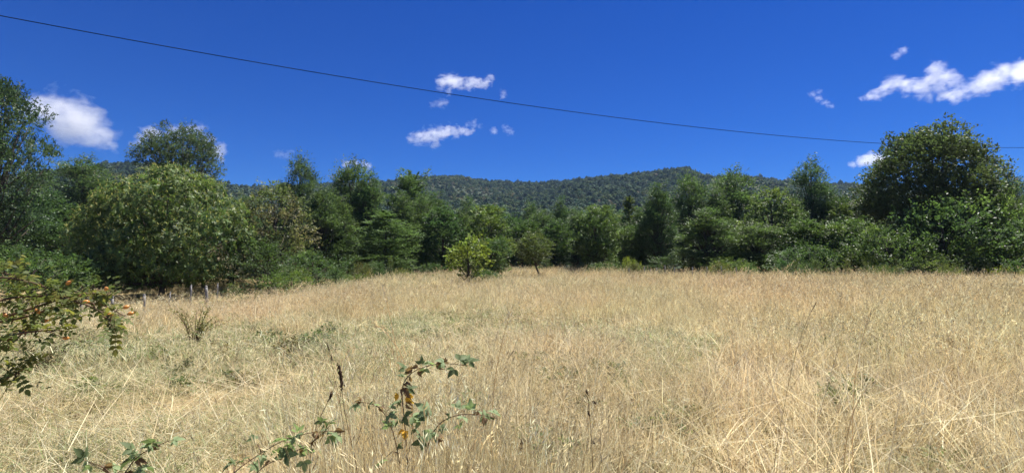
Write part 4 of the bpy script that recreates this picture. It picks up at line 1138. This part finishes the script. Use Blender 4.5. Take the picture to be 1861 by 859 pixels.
bramble('low arching bramble cane with reddish tip and lower leaves tinted dark as if backlit', (-1.02, 1.7, gz(-1.02, 1.7)), 1.8,
        [[(395, 880, 1.72), (450, 838, 1.76), (510, 800, 1.8), (560, 785, 1.82), (615, 782, 1.84)], [(440, 860, 1.74), (520, 828, 1.8), (575, 800, 1.82), (600, 772, 1.82)]],
        [(546, 779, 'g'), (517, 800, 'g'), (505, 822, 'g'), (487, 835, 'd'), (494, 815, 'g'), (539, 815, 'd'), (580, 768, 'd'), (596, 770, 'd'), (602, 793, 'g'), (617, 789, 'g'), (568, 804, 'g'), (457, 796, 'd'), (477, 826, 'd'), (427, 843, 'd'), (554, 837, 'g'), (415, 848, 'd'), (530, 790, 'g'), (440, 832, 'd')], 33)
bramble('small bramble sprig tinted dark as if backlit, with few leaves over the trodden turf', (-1.12, 1.45, gz(-1.12, 1.45)), 1.6,
        [[(190, 905, 1.55), (228, 858, 1.58), (248, 828, 1.6), (280, 812, 1.62), (308, 800, 1.63)], [(215, 872, 1.57), (190, 848, 1.58), (160, 838, 1.6)]],
        [(163, 839, 'd'), (240, 816, 'd'), (256, 818, 'd'), (272, 806, 'd'), (262, 852, 'd')], 45)

def hip_mesh():
    b = Bag()
    s = np.linspace(0, 1, 8)
    rad = 0.0062 * np.sin(np.pi * np.clip(s * 0.92 + 0.05, 0, 1)) ** 0.7
    tube(b, np.stack([0.019 * s, 0 * s, 0 * s], -1), rad, 10)
    return smooth(b.mesh('rosehip'))
def sepal_mesh():
    b = Bag()
    for k in range(5):
        a = k * 1.257
        leaflet(b, (0.018, 0, 0), (1.0, 0.5 * math.cos(a), 0.5 * math.sin(a)), (0, -math.sin(a) + 0.01, math.cos(a)), 0.009, 0.002, (0.2, 0.13, 0.05), 2)
    return b.mesh('sepals')

def rose_shrub():
    base = (-2.05, 1.55, gz(-2.05, 1.55))
    off = Vector(base)
    e = empty('rosehip_shrub', base)
    tag(e, 'wild rose branches with orange hips leaning in over the meadow', 'rose bush')
    r = np.random.default_rng(7)
    paths = [[(-150, 700, 1.5), (-60, 560, 1.5), (40, 535, 1.5), (120, 540, 1.48), (190, 565, 1.47), (212, 605, 1.46)],
             [(-150, 690, 1.5), (-40, 590, 1.55), (60, 560, 1.56), (130, 535, 1.56), (175, 533, 1.55), (205, 530, 1.55)],
             [(-160, 640, 1.5), (-80, 520, 1.5), (0, 500, 1.5), (70, 515, 1.5), (120, 540, 1.5)],
             [(-160, 720, 1.5), (-60, 640, 1.45), (10, 610, 1.44), (70, 600, 1.44), (115, 600, 1.44)],
             [(-150, 760, 1.45), (-60, 715, 1.42), (10, 690, 1.42), (45, 668, 1.42)],
             [(-120, 740, 1.6), (-30, 650, 1.65), (30, 620, 1.66), (80, 560, 1.66), (110, 560, 1.66)],
             [(-160, 600, 1.6), (-110, 520, 1.6), (-40, 488, 1.6), (10, 494, 1.6), (48, 512, 1.6)],
             [(-150, 660, 1.6), (-50, 590, 1.6), (40, 580, 1.6), (110, 552, 1.58), (180, 548, 1.56), (228, 575, 1.55)]]
    allQ = []
    for i, p in enumerate(paths):
        P = [np.zeros(3)] + [np.array(at(*q) - off) for q in p]
        me, Q = cane_mesh(P, 0.0052, 0.0012, True, 70 + i)
        obj('cane', me, M_CANE, e); allQ.append(Q)
    # leaves along every cane, thicker near the shrub
    n = 0
    for Q in allQ:
        m = len(Q)
        for k in range(25):
            u = 0.36 + 0.64 * r.random() ** 0.85
            i = min(int(u * (m - 1)), m - 2)
            q = Q[i] + r.normal(size=3) * [0.006, 0.006, 0.006]
            d = unit((Q[i + 1] - Q[i]) + 1e-9) * 0.5 + r.normal(size=3) * [0.7, 0.6, 0.45]
            src = RY_LEAF if r.random() < 0.35 else RG_LEAF
            o = obj('leaf', src[r.integers(0, len(src))], M_NEAR, e)
            orient(o, q, d, np.array([0.3 * r.normal(), -0.3 + 0.4 * r.normal(), 0.85]), 0.48 + 0.3 * r.random())
            n += 1
    fb = Bag()
    for Q in allQ:
        m = len(Q); n = 30
        u = 0.34 + 0.6 * r.random(n) ** 1.1
        i = np.minimum((u * (m - 1)).astype(int), m - 2)
        O = Q[i] + r.normal(size=(n, 3)) * [0.03, 0.03, 0.03]
        add_spray(fb, r, O, rnd_dirs(r, n, -0.4), np.full(n, 0.03), 4, 0.017, 0.010, np.where(r.random((n, 1)) < 0.3, (0.17, 0.17, 0.045), (0.08, 0.105, 0.036)), 0.5, 0.35, 0.3)
    o = obj('small_leaves', fb.mesh('small_leaves'), M_NEAR, e); o['kind'] = 'stuff'
    allP = np.concatenate(allQ)
    hm, sm = hip_mesh(), sepal_mesh()
    hm.materials.append(M_HIP)
    for px, py in [(95, 530), (120, 517), (191, 525), (223, 560), (231, 571), (195, 571), (113, 613), (39, 601), (6, 568), (64, 561), (150, 548), (75, 585)]:
        p = np.array(at(px, py, 1.5) - off)
        q = allP[np.argmin(np.linalg.norm(allP - p, axis=1))]
        ax = p - q; ax = ax / (np.linalg.norm(ax) + 1e-6)
        mb = Bag(); tube(mb, [q, (p + q) / 2 + [0, 0, .004], p], [0.0012, .001, .0009], 4)
        obj('hip_stalk', smooth(mb.mesh('hip_stalk')), M_CANE, e)
        h = obj('rosehip', hm, None, e)
        orient(h, p, ax + np.array([0.9, 0, 0.1]), (0, 0, 1), 0.85)
        obj('sepals', sm, M_NEAR, h)
rose_shrub()

def dead_stalk(label, px_path, d, heads, seed, rad=0.0017):
    r = np.random.default_rng(seed)
    P = [np.array(at(px, py, d)) for px, py in px_path]
    b0 = P[-1].copy(); b0[2] = gz(b0[0], b0[1]) - 0.02; b0[0] += 0.02
    P = P[::-1]
    e = empty('dead_stalk', b0); tag(e, label, 'dead stalk', 'dead seed stalks in the near grass')
    me, Q = cane_mesh([np.zeros(3)] + [p - b0 for p in P], rad, rad * 0.45, False, seed)
    obj('stem', me, M_CANE, e)
    for (x0, y0, x1, y1, w) in heads:
        w = w * 0.62
        A, B = np.array(at(x0, y0, d)) - b0, np.array(at(x1, y1, d)) - b0
        b = Bag()
        s = np.linspace(0, 1, 9)[:, None]
        tube(b, A * (1 - s) + B * s, w * np.sin(np.pi * np.clip(s[:, 0] * 0.9 + 0.06, 0, 1)) * (0.75 + 0.4 * r.random(9)), 7)
        n = 60
        u = r.random((n, 1)); C = A * (1 - u) + B * u + r.normal(size=(n, 3)) * w * 0.75
        leaf_quads(b, C, (B - A) + r.normal(size=(n, 3)) * np.linalg.norm(B - A) * 0.5, r.normal(size=(n, 3)), np.full(n, w * 2.4), np.full(n, w * 0.9), np.ones((n, 3)))
        obj('seed_head', b.mesh('seed_head'), M_SEED, e)
dead_stalk('dead stalk with one long dark seed head standing above the straw', [(616, 655), (620, 700), (628, 760), (645, 830), (652, 870)], 1.9, [(617, 662, 622, 708, 0.0085)], 1)
dead_stalk('short dead stalk with a small dark seed head beside the taller one', [(604, 708), (596, 730), (575, 770), (560, 830)], 2.0, [(604, 710, 598, 727, 0.006)], 2)
dead_stalk('slim dead stalk with a thin beaded head behind the long seed head', [(594, 622), (600, 650), (612, 700), (630, 800)], 2.6, [(594, 624, 600, 640, 0.004), (601, 643, 604, 655, 0.0035)], 3)
dead_stalk('knobbly dead stalk with small dark buds in the open straw', [(1066, 706), (1069, 730), (1073, 770), (1076, 820), (1078, 870)], 2.2, [(1066, 708, 1067, 718, 0.0055), (1078, 728, 1083, 734, 0.004), (1069, 748, 1072, 756, 0.005), (1077, 800, 1081, 806, 0.004)], 4)
dead_stalk('long thin bare dark stem leaning over the tall grass', [(1484, 548), (1462, 590), (1440, 660), (1425, 740), (1400, 870)], 2.6, [(1484, 549, 1474, 566, 0.003)], 5, 0.0011)
dead_stalk('short dark plantain head low in the straw', [(948, 797), (947, 820), (946, 860)], 2.3, [(948, 798, 947, 815, 0.007)], 6)

def pale_stem(label, px_path, d, seed):
    P = [np.array(at(px, py, d)) for px, py in px_path][::-1]
    b0 = P[0].copy(); b0[2] = gz(b0[0], b0[1]) - 0.02
    e = empty('grass_stem', b0); tag(e, label, 'grass stem', 'tall single grass stems')
    me, Q = cane_mesh([np.zeros(3)] + [p - b0 for p in P], 0.0022, 0.0011, False, seed)
    me.attributes.remove(me.attributes['tint'])
    a = me.attributes.new('tint', 'FLOAT_COLOR', 'POINT'); a.data.foreach_set('color', np.tile([0.72, 0.56, 0.34, 1], len(me.vertices)).astype(np.float32))
    obj('stem', me, M_GRASS, e)
    r = np.random.default_rng(seed); b = Bag()
    panicles(b, r, np.array([Q[-3:]]), 0.09, 0.005, [(PALE, 1)], 22)
    obj('seed_head', b.mesh('seed_head'), M_GRASS, e)
pale_stem('tall pale grass stem slanting up beside the withered bramble leaves', [(930, 560), (915, 610), (900, 680), (893, 760)], 2.6, 11)
pale_stem('two-metre-off pale stem bowing over the green swath', [(676, 585), (700, 600), (730, 640), (745, 700), (752, 790)], 2.5, 12)
pale_stem('straight pale stem behind the withered bramble leaves', [(697, 520), (708, 570), (722, 640), (733, 740)], 3.0, 13)
pale_stem('pale grass stem arching over the tall grass in the open', [(1590, 690), (1568, 712), (1545, 760), (1530, 850)], 2.4, 14)
pale_stem('upright pale stem among the rusty seed heads', [(1583, 560), (1572, 600), (1556, 660), (1548, 760)], 3.4, 15)

# ------------------------------------------------------------------ clouds
def cloud(label, blobs, dens, amp, seed, D=4200.0, group='small white clouds'):
    k = D / F_PX
    full = []
    for a, b in zip(blobs[:-1], blobs[1:]):
        full.append(a)
        if math.hypot(a[0] - b[0], a[1] - b[1]) < 2.2 * (a[2] + b[2]): full.append(tuple((u + v) / 2 for u, v in zip(a, b)))
    full.append(blobs[-1])
    P = np.array([at(px, py, D) for px, py, r in full]); R = np.array([r * k * 1.1 for _, _, r in full])
    rg = np.random.default_rng(seed)
    P[:, 1] += rg.normal(0, 0.2, len(P)) * R
    c = P.mean(0); P = P - c
    b = Bag()
    for p, r in zip(P, R):
        n = 14
        th = np.linspace(0.0, math.pi, n); rad = np.sin(th) * r * 1.4; zz = -np.cos(th) * r * 1.4
        rad[0] = rad[-1] = r * 0.02
        tube(b, np.stack([0 * zz + p[0], 0 * zz + p[1], zz + p[2]], -1), rad, 16)
    me = b.mesh('cloud')
    m, n, l = new_mat('cloud_vapour')
    Rm = float(R.mean())
    tc = n.new('ShaderNodeTexCoord')
    of = n.new('ShaderNodeVectorMath'); of.operation = 'ADD'; of.inputs[1].default_value = (seed * 3000.0, seed * 1700.0, 0)
    l.new(tc.outputs['Object'], of.inputs[0])
    nz = n.new('ShaderNodeTexNoise'); nz.inputs['Scale'].default_value = 0.9 / Rm; nz.inputs['Detail'].default_value = 4
    l.new(of.outputs[0], nz.inputs['Vector'])
    w = 1.5 * Rm
    ctr = n.new('ShaderNodeVectorMath'); ctr.operation = 'SUBTRACT'; ctr.inputs[1].default_value = (0.5, 0.5, 0.5); l.new(nz.outputs['Color'], ctr.inputs[0])
    sh = n.new('ShaderNodeVectorMath'); sh.operation = 'MULTIPLY_ADD'; sh.inputs[1].default_value = (w * 1.3, w, w * 0.9)
    l.new(ctr.outputs[0], sh.inputs[0]); l.new(tc.outputs['Object'], sh.inputs[2])
    acc = None
    for p, r in zip(P, R):
        dn = n.new('ShaderNodeVectorMath'); dn.operation = 'DISTANCE'; dn.inputs[1].default_value = tuple(p); l.new(sh.outputs[0], dn.inputs[0])
        ma = n.new('ShaderNodeMath'); ma.operation = 'MULTIPLY_ADD'; ma.inputs[1].default_value = -1.0 / r; ma.inputs[2].default_value = 1.0
        l.new(dn.outputs['Value'], ma.inputs[0])
        if acc is None: acc = ma.outputs[0]
        else:
            mx = n.new('ShaderNodeMath'); mx.operation = 'MAXIMUM'
            l.new(acc, mx.inputs[0]); l.new(ma.outputs[0], mx.inputs[1]); acc = mx.outputs[0]
    mp = n.new('ShaderNodeMapping'); mp.inputs['Scale'].default_value = (0.65, 0.8, 1.2); mp.inputs['Rotation'].default_value = (0, 0.25, 0)
    l.new(of.outputs[0], mp.inputs['Vector'])
    n2 = n.new('ShaderNodeTexNoise'); n2.inputs['Scale'].default_value = 1.6 / Rm; n2.inputs['Detail'].default_value = 8; n2.inputs['Roughness'].default_value = 0.62; n2.inputs['Distortion'].default_value = 0.6
    l.new(mp.outputs[0], n2.inputs['Vector'])
    f = n.new('ShaderNodeMath'); f.operation = 'MULTIPLY_ADD'; f.inputs[1].default_value = amp * 2.0; l.new(n2.outputs['Fac'], f.inputs[0]); l.new(acc, f.inputs[2])
    mr = n.new('ShaderNodeMapRange'); mr.inputs['From Min'].default_value = 0.18 + amp * 1.0; mr.inputs['From Max'].default_value = 1.0 + amp * 1.0
    mr.inputs['To Max'].default_value = 0.27 * dens / Rm
    l.new(f.outputs[0], mr.inputs['Value'])
    pv = n.new('ShaderNodeVolumePrincipled'); pv.inputs['Color'].default_value = (1, 1, 1, 1); pv.inputs['Anisotropy'].default_value = 0.45
    l.new(mr.outputs[0], pv.inputs['Density'])
    out = n.new('ShaderNodeOutputMaterial'); l.new(pv.outputs[0], out.inputs['Volume'])
    o = obj('cloud', me, m); o.location = c
    rm = o.modifiers.new('merge', 'REMESH'); rm.mode = 'VOXEL'; rm.voxel_size = float(R.min() * 0.28)
    tag(o, label, 'cloud', group)
cloud('large white cloud beside the tall spreading tree', [(62, 195, 30), (92, 200, 38), (130, 208, 42), (165, 225, 34), (110, 232, 34), (190, 250, 24), (208, 268, 13), (160, 246, 26)], 4.6, 1.0, 1)
cloud('thin white cloud behind the airy tree above the chestnut', [(245, 262, 12), (275, 245, 18), (305, 245, 14), (330, 237, 16), (362, 237, 15), (392, 272, 18), (400, 288, 11)], 2.6, 1.2, 2)
cloud('small ragged white cloud just above the cable', [(802, 152, 11), (817, 147, 17), (838, 153, 14), (858, 152, 13), (880, 152, 11), (891, 143, 8), (815, 165, 9)], 3.4, 1.1, 3)
cloud('faint wisp right under the cable', [(785, 190, 7), (800, 187, 11), (810, 186, 7)], 0.9, 1.3, 4)
cloud('ragged white cloud below the cable and above the ridge', [(745, 255, 9), (765, 250, 15), (790, 244, 18), (815, 240, 14), (840, 238, 11), (855, 236, 7), (790, 262, 11)], 3.2, 1.1, 5)
cloud('tiny round wisp beside the ragged cloud', [(897, 237, 8), (899, 240, 6)], 1.0, 1.2, 6)
cloud('tiny hooked wisp above the ridge dip', [(918, 232, 7), (928, 240, 8)], 0.9, 1.3, 7)
cloud('faint curl over the end of the ragged cloud', [(862, 224, 8), (850, 228, 6), (872, 230, 6)], 0.7, 1.3, 8)
cloud('faint streak next to the cable', [(916, 170, 8), (913, 176, 6)], 0.7, 1.3, 9)
cloud('long white cloud streaming above the glossy tree', [(1562, 183, 7), (1582, 177, 10), (1602, 168, 12), (1626, 150, 19), (1652, 156, 19), (1680, 162, 20), (1702, 133, 22), (1728, 148, 18), (1690, 176, 11), (1730, 176, 15), (1760, 166, 20), (1790, 152, 22), (1825, 137, 25), (1862, 134, 25), (1900, 128, 28), (1930, 126, 20)], 3.2, 1.1, 10)
cloud('small white puff above the long cloud', [(1641, 92, 9), (1630, 102, 8)], 1.3, 1.1, 11)
cloud('faint broken wisps left behind the long cloud', [(1478, 172, 8), (1500, 186, 8), (1512, 192, 6), (1488, 168, 6)], 0.9, 1.3, 12)
cloud('white cloud half hidden by the glossy tree', [(1552, 298, 9), (1568, 293, 13), (1588, 288, 15), (1612, 288, 15)], 4.0, 0.9, 13)
cloud('pale cloud behind the twin-topped evergreen', [(628, 298, 9), (640, 296, 8), (660, 299, 9), (672, 302, 8)], 2.0, 1.1, 14)
cloud('faint wisp over the ochre tree', [(505, 280, 8), (520, 283, 9), (530, 276, 6)], 0.7, 1.3, 15)

# ------------------------------------------------------------------ air
def haze():
    X, Y0, Y1, Z0, Z1 = 2700, -2700, 2700, -9.0, 178.0
    V = [(x, y, z) for z in (Z0, Z1) for y in (Y0, Y1) for x in (-X, X)]
    q = [(0, 2, 3, 1), (4, 5, 7, 6), (0, 1, 5, 4), (2, 6, 7, 3), (0, 4, 6, 2), (1, 3, 7, 5)]
    m, n, l = new_mat('clear_air')
    pv = n.new('ShaderNodeVolumePrincipled')
    pv.inputs['Color'].default_value = (0.45, 0.68, 1.0, 1); pv.inputs['Density'].default_value = 0.00010; pv.inputs['Anisotropy'].default_value = 0.0
    out = n.new('ShaderNodeOutputMaterial'); l.new(pv.outputs[0], out.inputs['Volume'])
    tag(obj('haze', np_mesh('haze', V, [np.array(q)]), m), 'thin blue summer haze over the valley', None, None, 'stuff')
haze()
